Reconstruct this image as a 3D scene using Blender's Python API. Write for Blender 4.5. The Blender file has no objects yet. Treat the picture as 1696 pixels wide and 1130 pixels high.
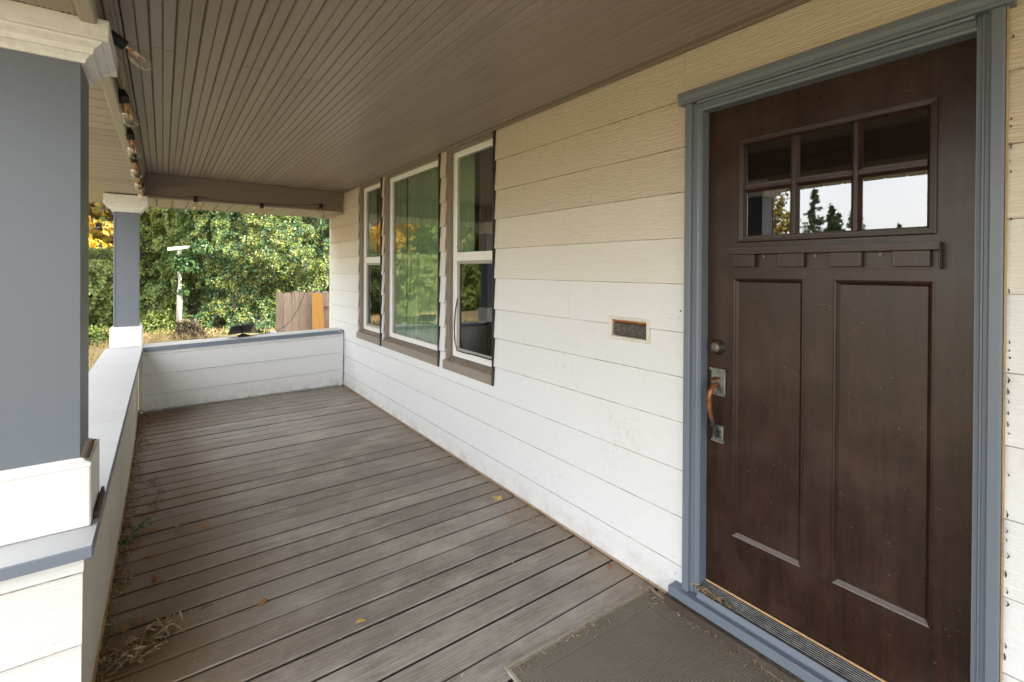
import bpy, math, random
import numpy as np
from mathutils import Vector, Matrix, Euler

rnd = random.Random(7)
rng = np.random.default_rng(7)
SC = bpy.context.scene
COL = SC.collection

# ------------------------------------------------------------------ camera, sky, sun, exposure
EYE = Vector((0.0, 0.0, 1.485))
YAW, PITCH, ROLL = 0.63276, -0.004868, 0.0055
f_ = Vector((math.sin(YAW) * math.cos(PITCH), math.cos(YAW) * math.cos(PITCH), math.sin(PITCH)))
r0 = Vector((math.cos(YAW), -math.sin(YAW), 0.0))
u0 = r0.cross(f_)
r_ = math.cos(ROLL) * r0 + math.sin(ROLL) * u0
u_ = -math.sin(ROLL) * r0 + math.cos(ROLL) * u0
cam = bpy.data.cameras.new('camera')
cam.sensor_width = 36.0
cam.lens = 16.743
cam.shift_y = -0.0670
cam.clip_start, cam.clip_end = 0.02, 2000
cam_ob = bpy.data.objects.new('camera', cam)
COL.objects.link(cam_ob)
cam_ob.matrix_world = Matrix(((r_.x, u_.x, -f_.x, EYE.x), (r_.y, u_.y, -f_.y, EYE.y), (r_.z, u_.z, -f_.z, EYE.z), (0, 0, 0, 1)))
SC.camera = cam_ob

SUN_EL = 34.0
SUN_FROM = Vector((0.80, -0.60, 0.0)).normalized()          # compass direction of the sun, behind the house
world = bpy.data.worlds.new('World')
SC.world = world
world.use_nodes = True
wt = world.node_tree
wt.nodes.clear()
w_out = wt.nodes.new('ShaderNodeOutputWorld')
w_bg = wt.nodes.new('ShaderNodeBackground')
w_sky = wt.nodes.new('ShaderNodeTexSky')
w_sky.sky_type = 'NISHITA'
w_sky.sun_disc = False
w_sky.sun_elevation = math.radians(SUN_EL)
w_sky.sun_rotation = math.atan2(SUN_FROM.x, SUN_FROM.y)
w_sky.dust_density = 3.0
w_sky.air_density = 1.0
# thin high cloud over the whole sky
w_tc = wt.nodes.new('ShaderNodeTexCoord')
w_noise = wt.nodes.new('ShaderNodeTexNoise')
w_noise.inputs['Scale'].default_value = 2.2
w_noise.inputs['Detail'].default_value = 6
w_ramp = wt.nodes.new('ShaderNodeMapRange')
w_ramp.inputs['From Min'].default_value = 0.3
w_ramp.inputs['From Max'].default_value = 0.7
w_ramp.inputs['To Min'].default_value = 0.55
w_ramp.inputs['To Max'].default_value = 0.85
w_mix = wt.nodes.new('ShaderNodeMix')
w_mix.data_type = 'RGBA'
w_mix.inputs[7].default_value = (7.4, 7.3, 7.2, 1)
wt.links.new(w_tc.outputs['Generated'], w_noise.inputs['Vector'])
wt.links.new(w_noise.outputs['Fac'], w_ramp.inputs['Value'])
wt.links.new(w_ramp.outputs['Result'], w_mix.inputs[0])
wt.links.new(w_sky.outputs['Color'], w_mix.inputs[6])
wt.links.new(w_mix.outputs[2], w_bg.inputs['Color'])
w_bg.inputs['Strength'].default_value = 0.15
wt.links.new(w_bg.outputs[0], w_out.inputs['Surface'])

sun = bpy.data.lights.new('sun', 'SUN')
sun.energy = 3.6
sun.angle = math.radians(0.6)
sun.color = (1.0, 0.90, 0.76)
sun_ob = bpy.data.objects.new('sun', sun)
COL.objects.link(sun_ob)
_d = SUN_FROM * math.cos(math.radians(SUN_EL)) + Vector((0, 0, math.sin(math.radians(SUN_EL))))
sun_ob.rotation_euler = _d.to_track_quat('Z', 'Y').to_euler()
sun_ob.location = _d * 40

SC.render.engine = 'CYCLES'
SC.cycles.use_denoising = True
SC.cycles.max_bounces = 10
SC.cycles.diffuse_bounces = 6
SC.cycles.transparent_max_bounces = 16
SC.view_settings.view_transform = 'Standard'
SC.view_settings.look = 'None'
SC.view_settings.gamma = 1.0
SC.view_settings.use_curve_mapping = False
SC.view_settings.exposure = 2.42

# ------------------------------------------------------------------ materials
class Nodes:
    def __init__(s, name):
        s.m = bpy.data.materials.new(name)
        s.m.use_nodes = True
        s.t = s.m.node_tree
        s.t.nodes.clear()
        s.out = s.t.nodes.new('ShaderNodeOutputMaterial')
    def n(s, typ, **kw):
        nd = s.t.nodes.new('ShaderNode' + typ)
        for k, v in kw.items():
            if k.startswith('i_'):
                nd.inputs[k[2:].replace('_', ' ')].default_value = v
            else:
                setattr(nd, k, v)
        return nd
    def l(s, a, b):
        s.t.links.new(a, b)
    def val(s, x, sock):
        if hasattr(x, 'is_linked'):
            s.l(x, sock)
        else:
            sock.default_value = x
    def pos(s, scale=(1, 1, 1), jitter=0.0):
        g = s.n('NewGeometry')
        mp = s.n('Mapping')
        mp.inputs['Scale'].default_value = scale
        s.l(g.outputs['Position'], mp.inputs['Vector'])
        if jitter:
            oi = s.n('ObjectInfo')
            mu = s.n('VectorMath', operation='SCALE')
            cb = s.n('CombineXYZ')
            for k in range(3):
                s.l(oi.outputs['Random'], cb.inputs[k])
            s.l(cb.outputs[0], mu.inputs[0])
            mu.inputs['Scale'].default_value = jitter
            s.l(mu.outputs[0], mp.inputs['Location'])
        return mp.outputs[0]
    def noise(s, vec, scale, detail=4, rough=0.55, dist=0.0):
        nd = s.n('TexNoise')
        nd.inputs['Scale'].default_value = scale
        nd.inputs['Detail'].default_value = detail
        nd.inputs['Roughness'].default_value = rough
        nd.inputs['Distortion'].default_value = dist
        s.l(vec, nd.inputs['Vector'])
        return nd.outputs['Fac']
    def wave(s, vec, scale, dist, dscale=1.0, drough=0.5, direction='Z', detail=2, profile='SIN'):
        nd = s.n('TexWave', wave_type='BANDS', bands_direction=direction, wave_profile=profile)
        nd.inputs['Scale'].default_value = scale
        nd.inputs['Distortion'].default_value = dist
        nd.inputs['Detail'].default_value = detail
        nd.inputs['Detail Scale'].default_value = dscale
        nd.inputs['Detail Roughness'].default_value = drough
        s.l(vec, nd.inputs['Vector'])
        return nd.outputs['Fac']
    def rng(s, x, a, b, c=0.0, d=1.0, smooth=False):
        nd = s.n('MapRange', clamp=True)
        if smooth:
            nd.interpolation_type = 'SMOOTHSTEP'
        s.l(x, nd.inputs['Value'])
        for k, v in zip(('From Min', 'From Max', 'To Min', 'To Max'), (a, b, c, d)):
            nd.inputs[k].default_value = v
        return nd.outputs['Result']
    def mix(s, fac, a, b, mode='MIX'):
        nd = s.n('Mix', data_type='RGBA', blend_type=mode)
        s.val(fac, nd.inputs[0])
        for x, k in ((a, 6), (b, 7)):
            if isinstance(x, (tuple, list)):
                nd.inputs[k].default_value = (*x[:3], 1)
            else:
                s.l(x, nd.inputs[k])
        return nd.outputs[2]
    def math(s, op, a, b=0.0):
        nd = s.n('Math', operation=op)
        s.val(a, nd.inputs[0])
        s.val(b, nd.inputs[1])
        return nd.outputs[0]
    def axis(s, k):
        g = s.n('NewGeometry')
        x = s.n('SeparateXYZ')
        s.l(g.outputs['Position'], x.inputs[0])
        return x.outputs[k]
    def bump(s, h, strength, dist=0.002, prev=None):
        nd = s.n('Bump')
        nd.inputs['Strength'].default_value = strength
        nd.inputs['Distance'].default_value = dist
        s.l(h, nd.inputs['Height'])
        if prev is not None:
            s.l(prev, nd.inputs['Normal'])
        return nd.outputs[0]
    def finish(s, col, rough=0.5, normal=None, metal=0.0, spec=0.5):
        p = s.n('BsdfPrincipled')
        if isinstance(col, (tuple, list)):
            p.inputs['Base Color'].default_value = (*col[:3], 1)
        else:
            s.l(col, p.inputs['Base Color'])
        s.val(rough, p.inputs['Roughness'])
        p.inputs['Metallic'].default_value = metal
        p.inputs['Specular IOR Level'].default_value = spec
        if normal is not None:
            s.l(normal, p.inputs['Normal'])
        s.l(p.outputs[0], s.out.inputs['Surface'])
        return s.m

def siding_mat(name, col, dirt=(0.40, 0.36, 0.29), along='Y', grain=1.0):
    N = Nodes(name)
    sc = (1, 0.10, 1) if along == 'Y' else (0.10, 1, 1)
    v = N.pos(sc, jitter=3.0)
    # embossed cedar grain: wavy lines along the board
    w = N.wave(v, 30, 7.0, dscale=3.2, direction='Z', detail=2)
    w2 = N.noise(N.pos((1, .06, 1) if along == 'Y' else (.06, 1, 1), jitter=5), 130, 3)
    lines = N.rng(w, 0.0, 0.55)
    h = N.math('ADD', N.math('MULTIPLY', lines, 1.0), N.math('MULTIPLY', w2, 0.5))
    big = N.noise(N.pos((1, 1, 1)), 2.3, 4)
    dots = N.noise(N.pos((1, 1, 1)), 34, 3, 0.7)
    fac = N.math('MULTIPLY', N.rng(big, 0.52, 0.8), N.rng(dots, 0.5, 0.75, 0.0, 0.55))
    c = N.mix(fac, col, dirt)
    c = N.mix(N.math('MULTIPLY', N.rng(w, 0.0, 0.22, 1.0, 0.0), 0.22 * grain), c, dirt)
    # grime close to the deck boards
    low = N.math('MULTIPLY', N.rng(N.axis(2), 0.0, 0.16, 1.0, 0.0, True), N.rng(N.noise(N.pos(), 9, 5, 0.7), 0.42, 0.7))
    c = N.mix(N.math('MULTIPLY', low, 0.6), c, dirt)
    oi = N.n('ObjectInfo')
    c = N.mix(N.rng(oi.outputs['Random'], 0, 1, 0.0, 0.07), c, (0.5, 0.47, 0.4))
    return N.finish(c, 0.55, N.bump(h, 0.55 * grain, 0.0022), spec=0.35)

def crevice_mat():  # lap shadow lines put into the colour, with some dirt
    N = Nodes('painted shade and dirt in the laps')
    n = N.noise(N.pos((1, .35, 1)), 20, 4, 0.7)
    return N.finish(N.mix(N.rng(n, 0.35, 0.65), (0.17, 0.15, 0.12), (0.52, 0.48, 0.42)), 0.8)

def paint_mat(name, col, rough=0.45, dirt=(0.2, 0.17, 0.13), amount=0.5, bump=0.25, scale=60):
    N = Nodes(name)
    big = N.noise(N.pos(), 3.5, 5, 0.6)
    fine = N.noise(N.pos(), scale, 3, 0.6)
    fac = N.math('MULTIPLY', N.math('MULTIPLY', N.rng(big, 0.48, 0.75), N.rng(fine, 0.4, 0.7)), amount)
    c = N.mix(fac, col, dirt)
    sp = N.noise(N.pos(), 240, 1)
    c = N.mix(N.rng(sp, 0.76, 0.8, 0.0, 0.45), c, dirt)
    return N.finish(c, rough, N.bump(fine, bump, 0.0012), spec=0.4)

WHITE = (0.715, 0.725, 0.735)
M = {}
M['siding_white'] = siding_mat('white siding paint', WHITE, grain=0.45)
M['siding_shade_slight'] = siding_mat('siding with slight painted shade', (0.70, 0.685, 0.64), grain=0.6)  # this and the next two: warm ceiling shade mostly painted into the colour
M['siding_shade_mid'] = siding_mat('siding with medium painted shade', (0.67, 0.62, 0.54), grain=0.9)
M['siding_shade_top'] = siding_mat('siding with strong painted shade', (0.62, 0.53, 0.44), grain=1.4)
M['siding_end'] = siding_mat('white siding paint across', (0.735, 0.74, 0.74), along='X', grain=0.45)
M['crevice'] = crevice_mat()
M['white'] = paint_mat('white trim paint', (0.77, 0.765, 0.75), amount=0.75, dirt=(0.45, 0.41, 0.34))
M['cream_old'] = paint_mat('old cream paint', (0.68, 0.65, 0.58), amount=0.4, dirt=(0.25, 0.19, 0.12))
M['panel_white'] = paint_mat('weathered white panel', (0.65, 0.615, 0.54), rough=0.6, amount=0.9, dirt=(0.36, 0.31, 0.22), bump=0.5)
M['column_blue'] = paint_mat('blue grey column paint', (0.145, 0.168, 0.202), rough=0.42, amount=0.12, bump=0.3, scale=190)
M['casing_blue'] = paint_mat('blue grey trim paint', (0.145, 0.172, 0.215), rough=0.36, amount=0.35, bump=0.2)
M['cap_blue'] = paint_mat('blue grey rail paint', (0.17, 0.20, 0.25), rough=0.45, amount=0.3)
M['cap_worn_lit'] = paint_mat('worn rail paint with painted skylight', (0.47, 0.48, 0.49), rough=0.6, amount=0.8, dirt=(0.34, 0.29, 0.21))  # pale top colour: wear plus skylight painted in
M['taupe'] = paint_mat('taupe window trim paint', (0.235, 0.195, 0.155), rough=0.45, amount=0.4, dirt=(0.16, 0.11, 0.07))
M['sill_taupe'] = paint_mat('dusty taupe sill paint', (0.27, 0.235, 0.195), rough=0.55, amount=0.9, dirt=(0.22, 0.155, 0.09))
M['beam'] = paint_mat('taupe paint with painted beam shade', (0.185, 0.146, 0.118), rough=0.45, amount=0.25, bump=0.2, scale=120)  # ceiling paint darkened to put the back-lit beam's shade into the colour
M['soffit'] = paint_mat('clay vinyl soffit', (0.38, 0.33, 0.265), rough=0.45, amount=0.15, bump=0.1)
M['vinyl'] = paint_mat('white vinyl', (0.80, 0.80, 0.78), rough=0.3, amount=0.3, bump=0.08, dirt=(0.4, 0.34, 0.25))
M['screen_grey'] = paint_mat('grey screen frame', (0.36, 0.36, 0.34), rough=0.4, amount=0.4)
M['raw_wood'] = paint_mat('raw yellow wood', (0.48, 0.33, 0.17), rough=0.7, amount=0.9, dirt=(0.09, 0.06, 0.04), scale=90)
M['black'] = paint_mat('black plastic', (0.012, 0.012, 0.013), rough=0.4, amount=0.3, dirt=(0.06, 0.05, 0.04))
M['rubber'] = paint_mat('dark gasket', (0.03, 0.026, 0.022), rough=0.7, amount=0.5)
M['cord_tan'] = paint_mat('amber cord', (0.38, 0.22, 0.07), rough=0.4, amount=0.2)
M['dark_wood'] = paint_mat('dark rotten wood', (0.062, 0.047, 0.035), rough=0.8, amount=0.9, bump=0.7)
M['worn_strip'] = paint_mat('worn bottom strip', (0.42, 0.31, 0.22), rough=0.7, amount=0.9, dirt=(0.2, 0.14, 0.09))
M['tan_strip'] = paint_mat('tan wooden strip', (0.50, 0.31, 0.155), rough=0.5, amount=0.6, dirt=(0.12, 0.08, 0.05))
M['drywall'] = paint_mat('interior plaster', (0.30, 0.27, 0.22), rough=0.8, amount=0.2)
M['shingle'] = paint_mat('grey roof shingle', (0.10, 0.09, 0.085), rough=0.9, amount=0.6)
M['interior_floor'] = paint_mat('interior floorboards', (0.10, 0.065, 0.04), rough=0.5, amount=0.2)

def ceiling_mat():
    N = Nodes('taupe beadboard paint')
    big = N.noise(N.pos((1, .3, 1)), 2.0, 4)
    oi = N.n('ObjectInfo')
    c = N.mix(N.rng(oi.outputs['Random'], 0, 1), (0.25, 0.205, 0.172), (0.295, 0.248, 0.21))
    c = N.mix(N.rng(big, 0.45, 0.8, 0, 0.5), c, (0.25, 0.19, 0.135))
    spk = N.noise(N.pos((1, 1, 1)), 90, 2)
    c = N.mix(N.rng(spk, 0.7, 0.8, 0, 0.5), c, (0.08, 0.065, 0.05))
    fine = N.noise(N.pos(), 160, 3)
    return N.finish(c, 0.36, N.bump(fine, 0.22, 0.001), spec=0.5)
M['ceiling'] = ceiling_mat()

def deck_mat():
    N = Nodes('weathered deck boards')
    v = N.pos((0.10, 1, 1), jitter=9.0)
    g = N.wave(v, 19, 13.0, dscale=1.1, direction='Y', detail=3, drough=0.55)
    fib = N.noise(N.pos((0.04, 1, 1), jitter=4), 190, 4, 0.65)
    oi = N.n('ObjectInfo')
    c = N.mix(N.rng(oi.outputs['Random'], 0, 1), (0.205, 0.182, 0.160), (0.325, 0.30, 0.27))
    c = N.mix(N.rng(fib, 0.38, 0.68, 0, 0.6), c, (0.125, 0.105, 0.09))
    c = N.mix(N.rng(g, 0.86, 0.98, 0, 0.34), c, (0.42, 0.39, 0.35))
    c = N.mix(N.rng(g, 0.0, 0.16, 0.3, 0.0), c, (0.12, 0.10, 0.088))
    blot = N.noise(N.pos((0.7, 1, 1)), 3.2, 6, 0.66)
    c = N.mix(N.rng(blot, 0.49, 0.70, 0, 0.7), c, (0.43, 0.395, 0.35))
    c = N.mix(N.rng(blot, 0.28, 0.46, 0.5, 0), c, (0.13, 0.11, 0.095))
    bl2 = N.noise(N.pos((0.35, 1, 1), jitter=2), 13, 5, 0.7)
    c = N.mix(N.rng(bl2, 0.54, 0.72, 0, 0.5), c, (0.115, 0.092, 0.075))
    c = N.mix(N.rng(bl2, 0.28, 0.40, 0.4, 0), c, (0.45, 0.41, 0.36))
    # dust at both walls; by the parapet it also paints in warm light
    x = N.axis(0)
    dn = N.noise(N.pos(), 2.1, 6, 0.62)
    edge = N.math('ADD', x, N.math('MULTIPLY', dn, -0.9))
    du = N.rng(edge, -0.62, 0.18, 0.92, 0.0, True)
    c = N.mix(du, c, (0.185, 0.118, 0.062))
    wl = N.math('MULTIPLY', N.rng(N.math('ADD', x, N.math('MULTIPLY', dn, 0.7)), 1.95, 2.3, 0, 0.75, True), 1.0)
    c = N.mix(wl, c, (0.28, 0.215, 0.15))
    h = N.math('ADD', N.math('MULTIPLY', fib, 0.8), N.math('MULTIPLY', g, 0.5))
    return N.finish(c, N.rng(blot, 0.3, 0.7, 0.5, 0.68), N.bump(h, 0.42, 0.0016), spec=0.4)
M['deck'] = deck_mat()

def door_mat():
    N = Nodes('dark stained door wood')
    v = N.pos((1, 1, 0.10))
    g = N.noise(v, 30, 6, 0.6, 1.2)
    fine = N.noise(N.pos((1, 1, .05)), 260, 3, 0.6)
    c = N.mix(N.rng(g, 0.33, 0.70), (0.016, 0.007, 0.0042), (0.034, 0.0145, 0.009))
    c = N.mix(N.rng(fine, 0.5, 0.7, 0, 0.4), c, (0.012, 0.006, 0.0045))
    bl = N.noise(N.pos(), 4.2, 6, 0.7)
    c = N.mix(N.rng(bl, 0.48, 0.8, 0, 0.5), c, (0.066, 0.041, 0.030))
    bl2 = N.noise(N.pos((1, 1, .5)), 11, 6, 0.72)
    c = N.mix(N.rng(bl2, 0.52, 0.75, 0, 0.5), c, (0.060, 0.023, 0.012))
    c = N.mix(N.rng(bl2, 0.25, 0.42, 0.5, 0), c, (0.012, 0.006, 0.004))
    # scuffs and flecks
    sc = N.noise(N.pos((1, 3, 1)), 55, 4, 0.75, 1.5)
    c = N.mix(N.rng(sc, 0.67, 0.78, 0, 0.5), c, (0.15, 0.115, 0.09))
    st = N.noise(N.pos((1, 0.35, 1.3)), 42, 2, 0.5, 4.0)
    c = N.mix(N.rng(st, 0.735, 0.76, 0, 0.45), c, (0.22, 0.17, 0.14))
    fl = N.noise(N.pos(), 150, 1)
    c = N.mix(N.rng(fl, 0.79, 0.805, 0, 0.7), c, (0.34, 0.29, 0.25))
    geo = N.n('NewGeometry')
    sx = N.n('SeparateXYZ')
    N.l(geo.outputs['True Normal'], sx.inputs[0])
    c = N.mix(N.rng(sx.outputs[2], 0.3, 0.6, 0, 0.75), c, (0.20, 0.17, 0.16))      # sky highlight on upward ledges painted into the colour
    ro = N.rng(bl, 0.3, 0.75, 0.25, 0.42)
    return N.finish(c, ro, N.bump(N.math('ADD', g, fine), 0.16, 0.001), spec=0.42)
M['door'] = door_mat()

def metal_mat(name, a, b, rough=0.38, metal=0.85, scale=30):
    N = Nodes(name)
    n = N.noise(N.pos(), scale, 5, 0.7)
    c = N.mix(N.rng(n, 0.35, 0.65), a, b)
    return N.finish(c, N.rng(n, 0.3, 0.7, rough, rough + 0.2), N.bump(n, 0.2, 0.001), metal=metal)
M['bronze'] = metal_mat('aged bronze', (0.05, 0.045, 0.04), (0.20, 0.18, 0.155))
M['copper'] = metal_mat('rubbed copper', (0.10, 0.045, 0.025), (0.42, 0.16, 0.07), metal=0.7)
M['pewter'] = metal_mat('dull pewter', (0.09, 0.09, 0.088), (0.33, 0.33, 0.32))
M['alum'] = metal_mat('dirty aluminium', (0.30, 0.31, 0.31), (0.52, 0.52, 0.50), rough=0.42, metal=0.7)
M['alum_dark'] = metal_mat('dark anodised aluminium', (0.008, 0.009, 0.010), (0.028, 0.028, 0.028), rough=0.6, metal=0.0)
M['rusty'] = metal_mat('rusty brass flap', (0.24, 0.075, 0.02), (0.48, 0.19, 0.05), rough=0.45, metal=0.4, scale=60)
M['flap'] = metal_mat('tarnished mail flap', (0.05, 0.045, 0.04), (0.17, 0.155, 0.135), rough=0.5, metal=0.6, scale=70)

def glass_mat(name, tint=(0.86, 0.90, 0.87), ior=1.6, blur=0.0):
    N = Nodes(name)
    fr = N.n('Fresnel')
    fr.inputs['IOR'].default_value = ior
    t = N.n('BsdfTransparent')
    t.inputs['Color'].default_value = (*tint, 1)
    g = N.n('BsdfGlossy')
    g.inputs['Roughness'].default_value = blur
    wob = N.noise(N.pos(), 2.2, 2)
    N.l(N.bump(wob, 0.05, 0.01), g.inputs['Normal'])
    # both faces of the pane reflect: 1 - (1 - F)^2, counted on the face that is met first
    inv = N.math('SUBTRACT', 1.0, fr.outputs[0])
    two = N.math('SUBTRACT', 1.0, N.math('MULTIPLY', inv, inv))
    geo = N.n('NewGeometry')
    fac = N.math('MULTIPLY', two, N.math('SUBTRACT', 1.0, geo.outputs['Backfacing']))
    ms = N.n('MixShader')
    N.l(fac, ms.inputs[0])
    N.l(t.outputs[0], ms.inputs[1])
    N.l(g.outputs[0], ms.inputs[2])
    N.l(ms.outputs[0], N.out.inputs['Surface'])
    return N.m
M['glass'] = glass_mat('window glass', tint=(0.93, 0.96, 0.94), ior=1.8)
M['door_glass'] = glass_mat('door glass', tint=(0.5, 0.5, 0.48), ior=2.0, blur=0.012)
M['screened'] = glass_mat('screened glass', tint=(0.42, 0.42, 0.40), ior=1.55)
M['bulb_glass'] = glass_mat('bulb glass', tint=(0.975, 0.96, 0.92), ior=1.62)
M['filament'] = paint_mat('amber filament', (0.75, 0.33, 0.08), rough=0.5, amount=0.0)

def cloth_mat(name, col, trans=0.45):
    N = Nodes(name)
    d = N.n('BsdfDiffuse')
    d.inputs['Color'].default_value = (*col, 1)
    t = N.n('BsdfTranslucent')
    t.inputs['Color'].default_value = (*col, 1)
    ms = N.n('MixShader')
    ms.inputs[0].default_value = trans
    N.l(d.outputs[0], ms.inputs[1])
    N.l(t.outputs[0], ms.inputs[2])
    N.l(ms.outputs[0], N.out.inputs['Surface'])
    return N.m
M['curtain_green'] = cloth_mat('mint sheer curtain', (0.47, 0.62, 0.41))
M['curtain_brown'] = cloth_mat('brown curtain', (0.16, 0.115, 0.10), 0.2)

def leaf_mat(name, cols, trans=0.35, gloss=0.35):
    N = Nodes(name)
    g = N.n('NewGeometry')
    r = N.n('ValToRGB')
    r.color_ramp.interpolation = 'LINEAR'
    e = r.color_ramp.elements
    while len(e) < len(cols):
        e.new(0.5)
    for k, c in enumerate(cols):
        e[k].position = k / (len(cols) - 1)
        e[k].color = (*c, 1)
    N.l(g.outputs['Random Per Island'], r.inputs[0])
    p = N.n('BsdfPrincipled')
    N.l(r.outputs[0], p.inputs['Base Color'])
    p.inputs['Roughness'].default_value = gloss
    p.inputs['Specular IOR Level'].default_value = 0.4
    t = N.n('BsdfTranslucent')
    N.l(r.outputs[0], t.inputs['Color'])
    ms = N.n('MixShader')
    ms.inputs[0].default_value = trans
    N.l(p.outputs[0], ms.inputs[1])
    N.l(t.outputs[0], ms.inputs[2])
    N.l(ms.outputs[0], N.out.inputs['Surface'])
    return N.m
M['ivy_dark'] = leaf_mat('ivy leaves', [(0.03, 0.075, 0.028), (0.045, 0.105, 0.038), (0.065, 0.13, 0.04), (0.11, 0.17, 0.045)], 0.25, 0.4)
M['ivy_light'] = leaf_mat('ivy young leaves', [(0.16, 0.21, 0.045), (0.22, 0.26, 0.06), (0.29, 0.29, 0.07), (0.13, 0.19, 0.05)], 0.3, 0.4)
M['shrub'] = leaf_mat('shrub leaves', [(0.07, 0.12, 0.03), (0.13, 0.19, 0.04), (0.2, 0.24, 0.06), (0.09, 0.15, 0.04)], 0.3, 0.45)
M['yellow_leaf'] = leaf_mat('yellow autumn leaves', [(0.62, 0.36, 0.02), (0.75, 0.47, 0.03), (0.55, 0.27, 0.02), (0.42, 0.36, 0.05)], 0.45, 0.5)
M['gold_leaf'] = leaf_mat('olive gold leaves', [(0.22, 0.17, 0.03), (0.34, 0.22, 0.03), (0.15, 0.14, 0.03), (0.1, 0.11, 0.03)], 0.35, 0.5)
M['willow_leaf'] = leaf_mat('willow leaves', [(0.16, 0.22, 0.05), (0.22, 0.27, 0.07), (0.12, 0.19, 0.05), (0.28, 0.29, 0.08)], 0.4, 0.5)
M['conifer_leaf'] = leaf_mat('conifer needles', [(0.02, 0.045, 0.02), (0.035, 0.065, 0.028), (0.05, 0.08, 0.03)], 0.1, 0.6)
M['dry_leaf'] = leaf_mat('dry leaves', [(0.40, 0.17, 0.05), (0.52, 0.25, 0.07), (0.30, 0.15, 0.07), (0.48, 0.31, 0.13)], 0.15, 0.6)
M['brown_twigs'] = leaf_mat('withered twigs', [(0.10, 0.075, 0.05), (0.16, 0.115, 0.075), (0.07, 0.055, 0.04)], 0.1, 0.7)
M['straw'] = leaf_mat('straw', [(0.42, 0.31, 0.15), (0.52, 0.40, 0.20), (0.34, 0.24, 0.11), (0.30, 0.28, 0.10)], 0.2, 0.6)
M['litter'] = leaf_mat('litter', [(0.28, 0.20, 0.11), (0.42, 0.30, 0.17), (0.20, 0.14, 0.08), (0.52, 0.41, 0.26)], 0.1, 0.7)
M['crumb'] = leaf_mat('yellow crumbs', [(0.62, 0.42, 0.13), (0.72, 0.52, 0.2), (0.5, 0.33, 0.12)], 0.1, 0.6)
M['green_leaf'] = leaf_mat('fresh green leaves', [(0.06, 0.13, 0.02), (0.10, 0.19, 0.03), (0.14, 0.22, 0.05)], 0.25, 0.45)

def wood_mat(name, a, b, along=(1, 1, 0.08), rough=0.75):
    N = Nodes(name)
    n = N.noise(N.pos(along, jitter=6), 60, 5, 0.65)
    oi = N.n('ObjectInfo')
    c = N.mix(N.rng(n, 0.35, 0.7), a, b)
    c = N.mix(N.rng(oi.outputs['Random'], 0, 1, 0, 0.35), c, tuple(x * 0.6 for x in a))
    return N.finish(c, rough, N.bump(n, 0.5, 0.002))
M['picket'] = wood_mat('weathered pickets', (0.24, 0.17, 0.125), (0.40, 0.31, 0.25))
M['new_plank'] = wood_mat('fresh orange plank', (0.46, 0.22, 0.055), (0.58, 0.31, 0.09))
M['bark'] = wood_mat('bark', (0.05, 0.04, 0.032), (0.13, 0.10, 0.08))

def ground_mat():
    N = Nodes('dry lawn')
    a = N.noise(N.pos(), 0.7, 6, 0.65)
    b = N.noise(N.pos(), 28, 5, 0.7)
    c = N.mix(N.rng(a, 0.38, 0.62), (0.24, 0.185, 0.10), (0.13, 0.13, 0.05))
    c = N.mix(N.rng(b, 0.4, 0.7, 0, 0.6), c, (0.34, 0.27, 0.15))
    return N.finish(c, 0.9, N.bump(b, 0.8, 0.03))
M['ground'] = ground_mat()

def mat_mat():
    N = Nodes('grey brown ribbed mat')
    a = N.noise(N.pos(), 6, 5, 0.7)
    b = N.noise(N.pos(), 300, 2)
    c = N.mix(N.rng(a, 0.35, 0.7), (0.26, 0.235, 0.19), (0.37, 0.335, 0.28))
    c = N.mix(N.rng(b, 0.45, 0.7, 0, 0.6), c, (0.40, 0.37, 0.315))
    y = N.axis(0)
    c = N.mix(N.math('MULTIPLY', N.rng(N.math('ADD', y, N.math('MULTIPLY', a, 0.35)), 1.72, 2.02, 0, 0.7, True), 1.0), c, (0.29, 0.22, 0.14))
    return N.finish(c, 0.85, N.bump(b, 0.6, 0.0015), spec=0.25)
M['mat'] = mat_mat()
M['mat_dark'] = paint_mat('darker mat rib colour', (0.155, 0.138, 0.11), rough=0.9, amount=0.9, dirt=(0.30, 0.255, 0.19))

def vent_mat():
    N = Nodes('perforated soffit')
    g = N.pos((1, 1, 1))
    vo = N.n('TexVoronoi', feature='F1')
    vo.inputs['Scale'].default_value = 75
    vo.inputs['Randomness'].default_value = 0.35
    N.l(g, vo.inputs['Vector'])
    c = N.mix(N.rng(vo.outputs['Distance'], 0.25, 0.42), (0.035, 0.03, 0.025), (0.34, 0.29, 0.23))
    return N.finish(c, 0.5)
M['vent'] = vent_mat()

# ------------------------------------------------------------------ object helpers
W = {}                                          # world position of each object's origin

def thing(name, loc, label=None, cat=None, group=None, kind=None, rot=None):
    o = bpy.data.objects.new(name, None)
    o.empty_display_size = 0.1
    COL.objects.link(o)
    o.location = loc
    if rot:
        o.rotation_euler = rot
    W[o.name] = Vector(loc)
    tag(o, label, cat, group, kind)
    return o

def tag(o, label=None, cat=None, group=None, kind=None):
    if label: o['label'] = label
    if cat: o['category'] = cat
    if group: o['group'] = group
    if kind: o['kind'] = kind
    return o

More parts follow.
